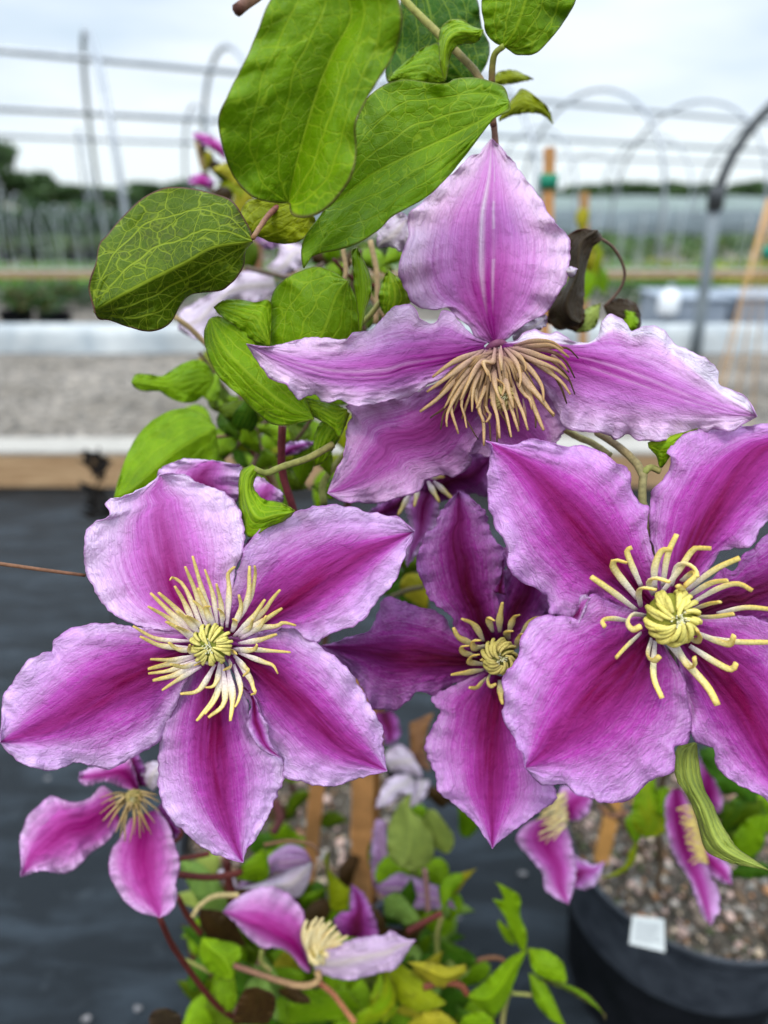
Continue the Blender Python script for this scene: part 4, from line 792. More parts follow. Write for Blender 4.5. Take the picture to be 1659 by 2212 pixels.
for (a_, b_) in [('480,880 560,960 600,1060', .38), ('700,860 640,950 560,1010', .37), ('430,760 500,860 560,940', .40), ('560,880 540,960 590,1050', .39), ('760,560 800,640 840,700', .36), ('780,540 760,620 790,720', .37), ('720,560 760,600 820,620', .36)]:
    stem(plantA, 'D: '+a_, [b_, b_+.02], [4, 5], random.choice([RED, TANS, [(.08, .05, .03)]]))

for i in range(40):
    leaf_at(plantA, rr.uniform(440, 1010), rr.uniform(2070, 2250), rr.uniform(0, 360), rr.uniform(80, 140), rr.uniform(45, 75), rr.uniform(.465, .53), rr.choice(['green', 'bright', 'deepg', 'green', 'pale', 'deepg', 'ochre', 'dark']), dz=rr.uniform(-.03, .03), vein=.25, rim=.3, nu=18, nv=10)
for i in range(18):
    leaf_at(plantA, rr.choice([rr.uniform(540, 620), rr.uniform(850, 1000)]), rr.uniform(1920, 2060), rr.uniform(0, 360), rr.uniform(60, 110), rr.uniform(35, 60), rr.uniform(.50, .56), rr.choice(['green', 'deepg', 'deepg', 'pale', 'dark']), dz=rr.uniform(-.03, .03), vein=.25, rim=.3, nu=18, nv=10)
tube_px('stem', plantA, 'D: 590,-40 560,-12 530,8 512,22', [.215, .21], [10, 13], [(.16, .07, .04), (.26, .14, .08), (.10, .04, .03)], n=10)

# ---- another clematis further back, upper left
plantC = tag(empty('clematis_plant', P(520, 700, .8)), 'blurred clematis with violet blooms and yellow leaves at upper left behind the big leaves', 'plant')
petal(plantC, 'D: 470,330 450,318 420,300 418,285', 'D: 490,350 485,315 455,292 418,285', .62, .62, 'small', nu=30, nv=16, name='flower_petal')
petal(plantC, 'D: 430,400 408,395 415,380 440,375', 'D: 450,408 465,400 460,385 440,375', .62, .62, 'small', nu=20, nv=12, name='flower_petal')
stem(plantC, 'D: 425,300 435,350 455,400 480,500 520,700', [.64, .66, .8], [6, 5], TANS)
for (x, y, a, ln, wd, c) in [(435,320,80,50,16,'dry'), (445,350,100,50,22,'ochre'), (490,380,30,50,30,'dark'), (500,410,200,70,40,'yellow'), (470,375,60,60,30,'brown'), (520,440,120,80,44,'ochre'), (540,560,90,80,40,'dark'), (620,560,70,70,44,'dark'), (800,560,60,80,44,'dark'), (730,620,200,70,44,'deepg'), (700,560,20,60,34,'brown')]:
    leaf_at(plantC, x, y, a, ln, wd, .64 if x < 530 else .5, c, vein=.1, rim=.3, nu=16, nv=10)

# ================================================================== STAKES, POTS
def wood(c): return (c[0], c[1], c[2], 1)
def stake(px0, py0, px1, py1, Y0, Y1, wd, label, knots=(), name='wooden_stake', col=(.50, .24, .085), group=None):
    """rough square wooden stake, split from a lath, between two sight-lines at true distance"""
    a = np.array(PY(px0, py0, Y0)); b = np.array(PY(px1, py1, Y1)); mb = MB(); n = 40; r = wd/2*1.15
    V = []; K = []; F = []
    t = (b-a)/np.linalg.norm(b-a); rx = np.cross(t, (0, 1, 0)); rx /= np.linalg.norm(rx); ry = np.cross(t, rx)
    prof = [(-1, -.75), (-.8, -1), (.8, -1), (1, -.75), (1, .8), (.8, 1), (-.8, 1), (-1, .8)]
    for i in range(n+1):
        f = i/n; c = a+(b-a)*f
        k = 1+.05*nz1(f*9, px0)+sum(.22*math.exp(-((f-q)/.012)**2) for q in knots)
        for (x, y) in prof:
            V.append(c+rx*x*r*k+ry*y*r*k*.8); sh = 1+.15*nz1(f*12, x*3)
            K.append((col[0]*sh, col[1]*sh, col[2]*sh, 1))
    for i in range(n):
        for j in range(8): F.append((i*8+j, i*8+(j+1) % 8, i*8+8+(j+1) % 8, i*8+8+j))
    F.append(tuple(range(7, -1, -1))); F.append(tuple(n*8+j for j in range(8)))
    mb.add(V, F, K); o = mb.build(name, M_STAKE, smooth=False)
    return tag(o, label, 'stake', group)
s1 = stake(700, 1560, 655, 1990, .50, .50, .013, 'thinner wooden stake, left of the two below the left flower')
s2 = stake(789, 1420, 778, 2010, .50, .50, .0185, 'thicker knotty wooden stake, right of the pair below the left flower', knots=(.585,))
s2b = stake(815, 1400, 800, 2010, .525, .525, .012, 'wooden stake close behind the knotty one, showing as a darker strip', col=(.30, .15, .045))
s3 = stake(1187, 318, 1172, 900, 1.15, 1.15, .0135, 'wooden stake with a green tie standing right of the upright petal')
tie = MB(); c0 = np.array(PY(1185, 392, 1.15)); tie.box(c0-np.array((.0115, .010, .010)), c0+np.array((.0115, .010, .010)), (.02, .22, .13, 1)); tag(tie.build('green_tie', M_STEM, s3), 'green plastic tie band')
s4 = stake(1262, 415, 1258, 900, 1.9, 1.9, .018, 'small far wooden stake right of the one with the green tie', col=(.42, .22, .08))
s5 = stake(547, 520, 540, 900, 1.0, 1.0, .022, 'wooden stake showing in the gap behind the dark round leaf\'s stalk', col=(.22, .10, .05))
s6 = stake(1338, 1690, 1297, 1860, .60, .565, .013, 'short wooden stake stub standing in the right pot', col=(.42, .20, .05))

M_POT = simple('pot_plastic', (.004, .005, .006), (.009, .010, .013), 30, .6, .0004, spec=.12)
M_RIM = simple('pot_rim', (.02, .024, .032), (.045, .052, .065), 40, .45, .0005, spec=.4)
M_SOIL = simple('soil', (.02, .016, .012), (.09, .075, .055), 160, .95, .004)
M_PEB = vc_mat('pebble', .8, .3, 200, .25, .0006)
def pot(x, y, h, R, label):
    e_ = tag(empty('plant_pot', (x, y, 0)), label, 'pot')
    def ring(prof, name, mat):
        n = 96; V = []; F = []
        for (r, z) in prof:
            for k in range(n): a = 2*math.pi*k/n; V.append((x+r*math.cos(a), y+r*math.sin(a), z))
        for i in range(len(prof)-1):
            for k in range(n): F.append((i*n+k, i*n+(k+1) % n, (i+1)*n+(k+1) % n, (i+1)*n+k))
        return mesh_obj(name, V, F, mat, e_)
    ring([(R*.80, .001), (R*.805, .01), (R*.962, h-.016), (R*.965, h-.0145)], 'pot_wall', M_POT)
    ring([(R*.962, h-.0155), (R*.992, h-.013), (R*.996, h-.005), (R*1.0, h-.003), (R*1.005, h), (R*.998, h+.003), (R*.985, h+.003), (R*.975, h-.002), (R*.96, h-.06), (R*.94, h-.10)], 'rim', M_RIM)
    return e_
potA = pot(POTA[0], POTA[1], .25, .15, 'black nursery pot hidden under the tangled foliage of the tall vine')
potB = pot(POTB[0], POTB[1], .25, .15, 'black nursery pot of gravelly soil at bottom right with a white tag')
def soil(x, y, h, R, seed, label):
    rs = random.Random(seed); mb = MB(); n = 40; V = [(x, y, h)]; F = []
    for r in range(1, 9):
        for k in range(n):
            a = 2*math.pi*k/n; q = R*r/8; V.append((x+q*math.cos(a), y+q*math.sin(a), h+.006*nz1(q*40*math.cos(a), q*40*math.sin(a), seed)-(.004 if r == 8 else 0)))
    for k in range(n): F.append((0, 1+k, 1+(k+1) % n))
    for r in range(7):
        for k in range(n): F.append((1+r*n+k, 1+(r+1)*n+k, 1+(r+1)*n+(k+1) % n, 1+r*n+(k+1) % n))
    tag(mesh_obj('potting_soil', V, F, M_SOIL), label, kind='stuff')
    ico = [(0, 0, 1), (.894, 0, .447), (.276, .851, .447), (-.724, .526, .447), (-.724, -.526, .447), (.276, -.851, .447), (.724, .526, -.447), (-.276, .851, -.447), (-.894, 0, -.447), (-.276, -.851, -.447), (.724, -.526, -.447), (0, 0, -1)]
    icf = [(0,1,2),(0,2,3),(0,3,4),(0,4,5),(0,5,1),(1,6,2),(2,7,3),(3,8,4),(4,9,5),(5,10,1),(6,7,2),(7,8,3),(8,9,4),(9,10,5),(10,6,1),(11,7,6),(11,8,7),(11,9,8),(11,10,9),(11,6,10)]
    for i in range(1500):
        a = rs.uniform(0, 6.283); q = R*.97*math.sqrt(rs.random()); s = rs.choice([.0015, .0018, .0025, .002, .003, .004, .0055]) * rs.uniform(.8, 1.4)
        c = rs.choice([(.05, .035, .02), (.08, .05, .03), (.13, .08, .045), (.20, .19, .17), (.06, .07, .03), (.36, .25, .21), (.46, .32, .27), (.30, .26, .22), (.12, .10, .08), (.16, .12, .09), (.10, .07, .05), (.07, .05, .04), (.44, .34, .24), (.30, .15, .07), (.05, .04, .03)])
        sx_, sy_, sz_ = s*rs.uniform(.6, 1.3), s*rs.uniform(.6, 1.2), s*rs.uniform(.4, .8); an = rs.uniform(0, 3.14)
        V = []
        for (u, v, w_) in ico:
            j = rs.uniform(.8, 1.15); u, v = u*sx_*j, v*sy_*j
            V.append((x+q*math.cos(a)+u*math.cos(an)-v*math.sin(an), y+q*math.sin(a)+u*math.sin(an)+v*math.cos(an), h+.003+w_*sz_*j))
        mb.add(V, icf, c+(1,))
    tag(mb.build('pot_gravel', M_PEB, smooth=True), label.replace('soil', 'chips and pebbles'), kind='stuff')
soil(POTA[0], POTA[1], .222, .143, 3, 'dark potting soil under the tall vine')
soil(POTB[0], POTB[1], .222, .143, 5, 'dark potting soil in the right pot')
# white plant tag leaning in the right pot
M_TAG = simple('tag_plastic', (.74, .76, .74), (.80, .82, .80), 20, .4, .0001)
M_INK = simple('tag_ink', (.34, .35, .36), (.42, .43, .44), 20, .6, .0001)
tg = tag(empty('plant_label', (.30, .465, .235)), 'small white plastic plant tag stuck in the right pot', 'plant tag')
q = [np.array(P(*x)) for x in ((1359, 2038, .692), (1436, 2056, .692), (1434, 1986, .688), (1366, 1978, .688))]
nrm = np.cross(q[1]-q[0], q[3]-q[0]); nrm /= np.linalg.norm(nrm)
def quadslab(c4, th, off=0): 
    V = [c+nrm*(off) for c in c4]+[c+nrm*(off+th) for c in c4]; return V, [(3,2,1,0),(4,5,6,7),(0,1,5,4),(1,2,6,5),(2,3,7,6),(3,0,4,7)]
def bil(u, v): return (q[0]*(1-u)+q[1]*u)*(1-v)+(q[3]*(1-u)+q[2]*u)*v
mb = MB(); mb.add(*quadslab([bil(0, 0), bil(1, 0), bil(1, .9), bil(.93, 1), bil(.07, 1), bil(0, .9)][:2]+[bil(1, 1), bil(0, 1)], .0008)); mb.build('tag_plate', M_TAG, tg, False)
mb = MB(); sgn = 1 if nrm[1] < 0 else -1
for k in range(7):
    v0 = .80-k*.10; u1 = [.9, .8, .88, .7, .86, .9, .6][k]
    mb.add(*quadslab([bil(.12, v0), bil(u1, v0), bil(u1, v0+.034), bil(.12, v0+.034)], .0002, .0009 if sgn > 0 else -.0004), (1, 1, 1, 1))
mb.build('print_lines', M_INK, tg, False)

# ================================================================== THE PLACE
def ground_sheet(name, x0, x1, y0, y1, z, mat, nx=2, ny=2, bump=0.0, seed=0, label=None):
    V = []; F = []
    for i in range(ny+1):
        for j in range(nx+1):
            x = x0+(x1-x0)*j/nx; y = y0+(y1-y0)*i/ny; V.append((x, y, z+bump*nz1(x*2.2+seed, y*3.1)+bump*.5*nz1(x*7, y*6+seed)))
    for i in range(ny):
        for j in range(nx): a = i*(nx+1)+j; F.append((a, a+1, a+nx+2, a+nx+1))
    o = mesh_obj(name, V, F, mat); o['kind'] = 'structure'
    if label: o['label'] = label
    return o
def cloth_mat():
    m, N, L = mat_new('ground_cloth'); tcn = nd(N, 'ShaderNodeTexCoord').outputs['Object']
    w1 = nd(N, 'ShaderNodeTexWave'); w1.inputs['Scale'].default_value = 170; w1.inputs['Distortion'].default_value = .6; L.new(tcn, w1.inputs[0])
    w2 = nd(N, 'ShaderNodeTexWave'); w2.bands_direction = 'Y'; w2.inputs['Scale'].default_value = 150; w2.inputs['Distortion'].default_value = .6; L.new(tcn, w2.inputs[0])
    wv = mth(N, L, 'MULTIPLY', w1.outputs['Fac'], w2.outputs['Fac'])
    mp = nd(N, 'ShaderNodeMapping'); mp.inputs['Scale'].default_value = (1, 3.5, 1); L.new(tcn, mp.inputs[0])
    dust = noise_node(N, L, mp.outputs[0], 5, 7, .65, .4); d2 = noise_node(N, L, tcn, 28, 5, .6)
    c = mix(N, L, mapr(N, L, dust, .46, .74, 0, 1), (.005, .006, .008), (.040, .052, .066))
    c = mix(N, L, mapr(N, L, d2, .60, .75, 0, .22), c, (.12, .14, .16))
    c = mix(N, L, mapr(N, L, wv, .0, .8, .35, 0), c, (.004, .005, .006))
    bp = nd(N, 'ShaderNodeBump'); bp.inputs['Strength'].default_value = .6; bp.inputs['Distance'].default_value = .002
    L.new(mth(N, L, 'ADD', wv, mth(N, L, 'MULTIPLY', dust, 3.0)), bp.inputs['Height'])
    pr = nd(N, 'ShaderNodeBsdfPrincipled'); L.new(c, pr.inputs['Base Color']); L.new(bp.outputs[0], pr.inputs['Normal']); pr.inputs['Roughness'].default_value = .46
    pr.inputs['Specular IOR Level'].default_value = .3; pr.inputs['Specular Tint'].default_value = (.72, .88, 1, 1)
    o = nd(N, 'ShaderNodeOutputMaterial'); L.new(pr.outputs[0], o.inputs[0]); return m
M_CLOTH = cloth_mat()
M_EARTH = simple('far_ground', (.10, .11, .07), (.20, .19, .14), 1.2, .95, .01)
def gravel_mat():
    m, N, L = mat_new('gravel'); tcn = nd(N, 'ShaderNodeTexCoord').outputs['Object']
    v = nd(N, 'ShaderNodeTexVoronoi'); v.inputs['Scale'].default_value = 38; L.new(tcn, v.inputs['Vector'])
    n1 = noise_node(N, L, tcn, 1.6, 5, .6); n2 = noise_node(N, L, tcn, 20, 5, .7)
    sep = nd(N, 'ShaderNodeSeparateColor'); L.new(v.outputs['Color'], sep.inputs[0])
    c = mix(N, L, sep.outputs[0], (.05, .044, .038), (.36, .31, .255))
    c = mix(N, L, 1.0, c, mix(N, L, mapr(N, L, n1, .35, .65, 0, 1), (.42, .40, .36), (1.05, 1.05, 1.06)), 'MULTIPLY')
    c = mix(N, L, mapr(N, L, n2, .55, .7, 0, .5), c, (.42, .40, .37))
    bp = nd(N, 'ShaderNodeBump'); bp.inputs['Distance'].default_value = .012; L.new(v.outputs['Distance'], bp.inputs['Height'])
    pr = nd(N, 'ShaderNodeBsdfPrincipled'); L.new(c, pr.inputs['Base Color']); L.new(bp.outputs[0], pr.inputs['Normal']); pr.inputs['Roughness'].default_value = .9
    o = nd(N, 'ShaderNodeOutputMaterial'); L.new(pr.outputs[0], o.inputs[0]); return m
M_GRAV = gravel_mat()
ground_sheet('ground', -400, 400, -20, 900, -.02, M_EARTH)
ground_sheet('ground_cloth', -6, 6, -1.5, 2.30, 0.0, M_CLOTH, 120, 60, .006, 1, 'black woven ground cloth, wrinkled and dusty')
ground_sheet('gravel_path', -30, 40, 2.30, 60, -.004, M_GRAV, 4, 4)
# timber edging beside the cloth
def wood_mat(name, c1, c2, sc=(3, 40, 40)): return simple(name, c1, c2, 3, .75, .002, sc)
M_TIM = wood_mat('timber', (.30, .17, .08), (.50, .33, .18)); M_TIMTOP = wood_mat('timber_weathered', (.26, .24, .21), (.42, .39, .35))
def timber(x0, x1, y, wd, h, label, name='timber_edging', z=0.0, top=True):
    e_ = tag(empty(name, ((x0+x1)/2, y, z)), label, 'timber')
    mb = MB(); mb.box((x0, y, z), (x1, y+wd, z+h)); o = mb.build('beam', M_TIM, e_, False)
    bv = o.modifiers.new('b', 'BEVEL'); bv.width = .006; bv.segments = 2
    if top:
        mb = MB(); mb.box((x0-.003, y-.004, z+h+.001), (x1+.003, y+wd+.003, z+h+.012)); mb.build('top_board', M_TIMTOP, e_, False)
    return e_
timber(-3.2, 3.0, 2.27, .15, .125, 'pale topped timber beam along the edge of the black cloth')
# dark withered stalk standing in front of the timber at the left
dk = tag(empty('withered_plant', PY(215, 1100, 1.0)), 'black withered stalk with curled leaves in front of the timber beam', 'plant')
def blob(parent, name, px, py, Y, w_, h_, col, seed):
    mb = MB(); c = np.array(PY(px, py, Y)); rs = random.Random(seed)
    for k in range(16):
        a = rs.uniform(0, 6.28); p0 = c+np.array((rs.uniform(-w_, w_), rs.uniform(-.008, .008), rs.uniform(-h_, h_)))
        d1 = np.array((math.cos(a), rs.uniform(-.5, .5), math.sin(a)))*w_*1.1; d2 = np.array((-math.sin(a), rs.uniform(-.5, .5), math.cos(a)))*w_*.6
        mb.add([p0-d1, p0-d2*.6+d1*.1, p0+d1, p0+d2*.6], [(0, 1, 2), (0, 2, 3)], col+(1,))
    mb.build(name, M_STEM, parent, False)
blob(dk, 'dead_leaves', 208, 1000, 1.0, .013, .022, (.012, .009, .008), 1); blob(dk, 'dead_leaves', 205, 1085, 1.0, .016, .022, (.012, .01, .009), 2)
mb = MB(); mb.tube([PY(212, 965, 1.0), PY(222, 1010, 1.0), PY(208, 1050, 1.0), PY(225, 1130, 1.0), PY(260, 1500, .9)], [.0015]*5, 6, 1, [(.02, .015, .01, 1)]*5); mb.build('stalk', M_STEM, dk)
mb = MB(); mb.tube([PY(184, 968, 1.0), PY(196, 1000, 1.0), PY(212, 1030, 1.0)], [.0015]*3, 6, 1, [(.02, .015, .01, 1)]*3); mb.build('twig', M_STEM, dk)
# white plastic-covered edging at the far side of the path
def film_mat():
    m, N, L = mat_new('white_film'); tcn = nd(N, 'ShaderNodeTexCoord').outputs['Object']
    f = noise_node(N, L, tcn, 3, 6, .6, .5); pr = nd(N, 'ShaderNodeBsdfPrincipled')
    L.new(mix(N, L, mapr(N, L, f, .35, .65, 0, 1), (.27, .31, .34), (.50, .52, .52)), pr.inputs['Base Color']); pr.inputs['Roughness'].default_value = .35
    bp = nd(N, 'ShaderNodeBump'); bp.inputs['Distance'].default_value = .03; L.new(f, bp.inputs['Height']); L.new(bp.outputs[0], pr.inputs['Normal'])
    o = nd(N, 'ShaderNodeOutputMaterial'); L.new(pr.outputs[0], o.inputs[0]); return m
M_FILM = film_mat()
V = []; F = []; n = 160
for i in range(n+1):
    x = -6+14*i/n; wob = .05*nz1(x*1.3, 2)+.02*nz1(x*5, 7)
    for (dy, dz) in ((-.02+wob, .0), (0+wob*.5, .10), (.01, .165+wob*.15), (.05, .175), (.10, .172), (.14, .12)): V.append((x, 4.55+dy, dz))
for i in range(n):
    for j in range(5): a = i*6+j; F.append((a, a+6, a+7, a+1))
tag(mesh_obj('plastic_edging', V, F, M_FILM), 'long low edging wrapped in white plastic film across the far side of the gravel', 'edging')
timber(-7, 9, 6.1, .10, .05, 'grey weathered rail behind the row of potted plants', 'timber_rail', z=.30, top=True)
# row of dark potted plants between the film and the rail
M_FOL = vc_mat('foliage', .55, .35, 25, .35, .002, .2)
def foliage_mesh(name, mat, centers, nleaf, size, cols, seed, flat=1.0):
    rs = random.Random(seed); V = []; F = []; K = []
    for (c, rad) in centers:
        for k in range(nleaf):
            d = Vector((rs.gauss(0, 1), rs.gauss(0, 1), rs.gauss(0, 1)*flat)).normalized()*rs.uniform(.45, 1.0)
            p = Vector(c)+Vector((d.x*rad[0], d.y*rad[1], d.z*rad[2]))
            a = Vector((rs.uniform(-1, 1), rs.uniform(-1, 1), rs.uniform(-.4, .9))).normalized()*size*rs.uniform(.6, 1.3)
            b = a.cross(Vector((rs.uniform(-1, 1), rs.uniform(-1, 1), rs.uniform(-1, 1)))).normalized()*size*.32
            n0 = len(V); V += [p-a*.5, p-b, p+a*.5, p+b]; F.append((n0, n0+1, n0+2, n0+3)); cc = rs.choice(cols); q = rs.uniform(.75, 1.25)
            K += [(cc[0]*q, cc[1]*q, cc[2]*q, 1)]*4
    return V, F, K
def shrub(x, y, z, R, h, label, seed, cols, group):
    e_ = tag(empty('potted_plant', (x, y, z)), label, 'potted plant', group)
    mb = MB(); n = 20; V = []; F = []
    for (r, zz) in ((.09, .0), (.12, .17), (.125, .175), (.11, .17)):
        for k in range(n): a = 6.2832*k/n; V.append((x+r*math.cos(a), y+r*math.sin(a), z+zz))
    for i in range(3):
        for k in range(n): F.append((i*n+k, i*n+(k+1) % n, (i+1)*n+(k+1) % n, (i+1)*n+k))
    mesh_obj('pot', V, F, M_POT, e_)
    rs = random.Random(seed); cen = [((x+rs.uniform(-R, R)*.6, y+rs.uniform(-R, R)*.6, z+.20+rs.uniform(.1, .9)*h), (R*.55, R*.55, h*.4)) for _ in range(6)]
    V, F, K = foliage_mesh('foliage', M_FOL, cen, 90, .045, cols, seed); mesh_obj('foliage', V, F, M_FOL, e_, K, smooth=False)
    return e_
def copy_tree(o, dx, dy, s=1.0, label=None):
    c = o.copy(); C.objects.link(c); c.location = (o.location.x+dx, o.location.y+dy, o.location.z)
    for ch in o.children:
        d = ch.copy(); C.objects.link(d); d.parent = c
    if label: c['label'] = label
    return c
DG = [(.03, .08, .015), (.05, .12, .02), (.02, .05, .012), (.09, .12, .02), (.12, .09, .03)]
lab = 'dark leafy pot plant in the row behind the white film edging'
bpy.context.view_layer.update()
sh = [shrub(-3.0, 5.15, 0, .16, .14, lab, 21, DG, 'dark potted plants behind the white edging'), shrub(-2.68, 5.2, 0, .15, .12, lab, 22, DG, 'dark potted plants behind the white edging'), shrub(-2.36, 5.1, 0, .17, .15, lab, 23, DG, 'dark potted plants behind the white edging')]
bpy.context.view_layer.update()
for i in range(3, 13):
    copy_tree(sh[i % 3], (i-(i % 3))*.32, random.uniform(-.05, .05))
for i in range(17, 20): copy_tree(sh[i % 3], (i-(i % 3))*.32, random.uniform(-.05, .05))
# second row behind (staggered)
for i in range(0, 12): copy_tree(sh[(i+1) % 3], (i-((i+1) % 3))*.32+.16, .36)
# grey-blue crate and white jug among them on the right
M_CRATE = simple('crate_grey', (.20, .24, .30), (.30, .34, .40), 6, .5, .002); M_WHITE = simple('white_plastic', (.72, .74, .78), (.82, .84, .86), 9, .4, .001)
def crate(x0, x1, y, label):
    e_ = tag(empty('storage_bin', ((x0+x1)/2, y, 0)), label, 'bin')
    mb = MB(); mb.box((x0, y, .01), (x1, y+.5, .26)); o = mb.build('bin_body', M_CRATE, e_, False); b = o.modifiers.new('b', 'BEVEL'); b.width = .02; b.segments = 3
    mb = MB(); mb.box((x0-.02, y-.02, .262), (x1+.02, y+.52, .29)); o = mb.build('lid', M_CRATE, e_, False); b = o.modifiers.new('b', 'BEVEL'); b.width = .008; b.segments = 2
crate(GX(1425, 5.0), GX(1560, 5.0), 5.0, 'grey-blue lidded bin behind the dark pole'); crate(GX(1585, 5.05), GX(1750, 5.05), 5.05, 'grey-blue lidded bin cut by the right edge of the frame')
e_ = tag(empty('plastic_jug', (GX(1440, 4.85), 4.95, 0)), 'white plastic jug left of the grey bins', 'jug')
mb = MB(); x_, y_ = e_.location.x, e_.location.y-.02; mb.tube([(x_, y_, .185), (x_, y_, .2), (x_, y_, .30), (x_, y_, .33), (x_, y_, .36)], [.06, .07, .07, .05, .02], 20); mb.build('jug_body', M_WHITE, e_)
mb = MB(); mb.tube([(x_, y_, .361), (x_, y_, .385)], [.024, .024], 16); mb.build('cap', M_CRATE, e_)
# bedding: rows of green nursery stock beyond the rail
def bedding(name, label, x0, x1, y, wd, h, cols, nl, size, seed):
    rs = random.Random(seed); cen = [((rs.uniform(x0, x1), y+rs.uniform(0, wd), h*.5), (.35, .25, h*.5)) for _ in range(nl)]
    V, F, K = foliage_mesh(name, M_FOL, cen, 40, size, cols, seed); tag(mesh_obj(name, V, F, M_FOL, None, K, smooth=False), label, kind='stuff')
BG = [(.10, .24, .02), (.14, .30, .03), (.07, .18, .02)]
bedding('bedding_plants', 'low bright green nursery stock beyond the grey rail', -7, 4.6, 7.4, 1.6, .22, BG, 330, .07, 31)
bedding('bedding_plants', 'yellow-green nursery stock at the right beyond the pole', 3.3, 8, 7.4, 1.6, .24, [(.26, .30, .02), (.34, .32, .02), (.12, .22, .02)], 110, .07, 32)
bedding('bedding_plants', 'far dull green rows of nursery stock', -16, 20, 10.2, 4, .30, [(.08, .15, .04), (.05, .10, .03), (.12, .17, .05)], 420, .12, 33)
bedding('dark_hedge', 'dark green strip of stock behind the rail', -7, 9, 6.5, .4, .18, [(.02, .06, .015), (.03, .08, .02)], 160, .06, 34)
timber(-9, 12, 9.3, .12, .12, 'far pale timber edge between the green rows', 'timber_edging', z=0)

# low polytunnels covered with netting far behind
def net_mat(name, c1, c2):
    m, N, L = mat_new(name); tcn = nd(N, 'ShaderNodeTexCoord').outputs['Object']
    mp = nd(N, 'ShaderNodeMapping'); mp.inputs['Scale'].default_value = (.4, 5, 5); L.new(tcn, mp.inputs[0]); f = noise_node(N, L, mp.outputs[0], 2.0, 5, .6)
    pr = nd(N, 'ShaderNodeBsdfPrincipled'); L.new(mix(N, L, mapr(N, L, f, .35, .65, 0, 1), c1, c2), pr.inputs['Base Color']); pr.inputs['Roughness'].default_value = .6
    o = nd(N, 'ShaderNodeOutputMaterial'); L.new(pr.outputs[0], o.inputs[0]); return m
M_NET = net_mat('shade_net', (.07, .10, .085), (.20, .25, .23)); M_NET2 = net_mat('shade_net_dark', (.03, .045, .05), (.10, .13, .14))
M_PIPE = simple('galvanised_pipe', (.24, .26, .29), (.36, .38, .41), 12, .35, .0004, metal=.6); M_BLACKP = simple('black_pipe', (.02, .022, .025), (.04, .045, .05), 12, .4, .0004); M_SLEEVE = simple('grey_sleeve', (.14, .17, .19), (.20, .23, .25), 12, .45, .0004)
def tunnel(y, w_, h, x0, x1, mat, label):
    e_ = tag(empty('low_tunnel', ((x0+x1)/2, y, 0)), label, 'tunnel'); V = []; F = []; nx, na = 60, 12
    for i in range(nx+1):
        x = x0+(x1-x0)*i/nx
        for j in range(na+1): a = math.pi*j/na; V.append((x, y-w_*math.cos(a), h*math.sin(a)*(1+.03*math.sin(i*1.4))))
    for i in range(nx):
        for j in range(na): a = i*(na+1)+j; F.append((a, a+1, a+na+2, a+na+1))
    mesh_obj('net_cover', V, F, mat, e_)
    mb = MB(); mb.tube([(x0, y-w_-.01, .03), (x1, y-w_-.01, .03)], [.03, .03], 8); mb.build('base_pipe', M_PIPE, e_)
tunnel(16, 1.0, .62, 1.5, 26, M_NET2, 'nearest dark net covered low tunnel at the right')
tunnel(19.5, 1.3, .74, 0.5, 30, M_NET, 'middle grey-green net covered low tunnel at the right')
tunnel(24, 1.5, .84, -1, 36, M_NET, 'farthest grey-green net covered low tunnel at the right')
tunnel(17, 1.0, .60, -12, -1.0, M_NET2, 'dark net covered low tunnel behind the left hoops')
# hoop-house frames
RD = np.array((9.9, 6.7)); RD = RD/np.linalg.norm(RD); RN = np.array((-.40, .917))
def hoop_house(off, label, ts, h=2.05, hw=1.65):
    o0 = np.array((-3.26, 7.0))+RN*off*1.0; e_ = tag(empty('hoop_house_frame', (o0[0], o0[1], 0)), label, 'hoop house')
    def rail(name, side, z, r):
        a = o0-RD*6+RN*side; b = o0+RD*(22+off)+RN*side; mb = MB(); mb.tube([(a[0], a[1], z), ((a[0]+b[0])/2, (a[1]+b[1])/2, z), (b[0], b[1], z)], [r]*3, 10); mb.build(name, M_PIPE, e_)
    rail('ridge_pipe', 0, h, .027 if off == 0 else .045)
    for t in ts:
        c = o0+RD*t; pts = [(c[0]-RN[0]*hw, c[1]-RN[1]*hw, 0)]
        for k in range(0, 19):
            a = math.pi*k/18; q = c-RN*hw*math.cos(a); pts.append((q[0], q[1], .55+(h+.19-.55)*math.sin(a)**.85))
        pts.append((c[0]+RN[0]*hw, c[1]+RN[1]*hw, 0))
        mb = MB(); mb.tube(pts, [.024]*len(pts), 8); mb.build('hoop', M_PIPE, e_)
hoop_house(0, 'nearest bare hoop house frame with its ridge pipe across the sky', [-1.8, -.57, .71, 2.0, 3.5, 5.2, 7.45, 9.83, 12.4])
hoop_house(5, 'second bare hoop house frame further back', [-4, -.6, 2.6, 6.4, 10.4, 14.4])
hoop_house(11, 'third bare hoop house frame further back', [-4, 1, 6, 12, 18])
# the dark pole and bent hoop at the right
e_ = tag(empty('greenhouse_hoop', PY(1500, 770, 4.45)), 'dark bent hoop pole rising at the right edge of the frame', 'hoop pole')
mb = MB(); mb.tube([PY(1500, 772, 4.45), PY(1512, 690, 4.45), PY(1530, 560, 4.45), PY(1545, 440, 4.45)], [.036, .036, .034, .034], 14); mb.build('ground_sleeve', M_SLEEVE, e_)
mb = MB(); mb.tube([PY(1543, 455, 4.45), PY(1547, 425, 4.45), PY(1552, 400, 4.45)], [.046, .05, .044], 14); mb.build('joint', M_BLACKP, e_)
mb = MB(); mb.tube([PY(1550, 420, 4.45), PY(1560, 385, 4.45), PY(1580, 340, 4.45), PY(1605, 300, 4.45), PY(1640, 255, 4.45), PY(1690, 205, 4.45), PY(1800, 140, 4.45)], [.028]*7, 14); mb.build('bent_pipe', M_BLACKP, e_)
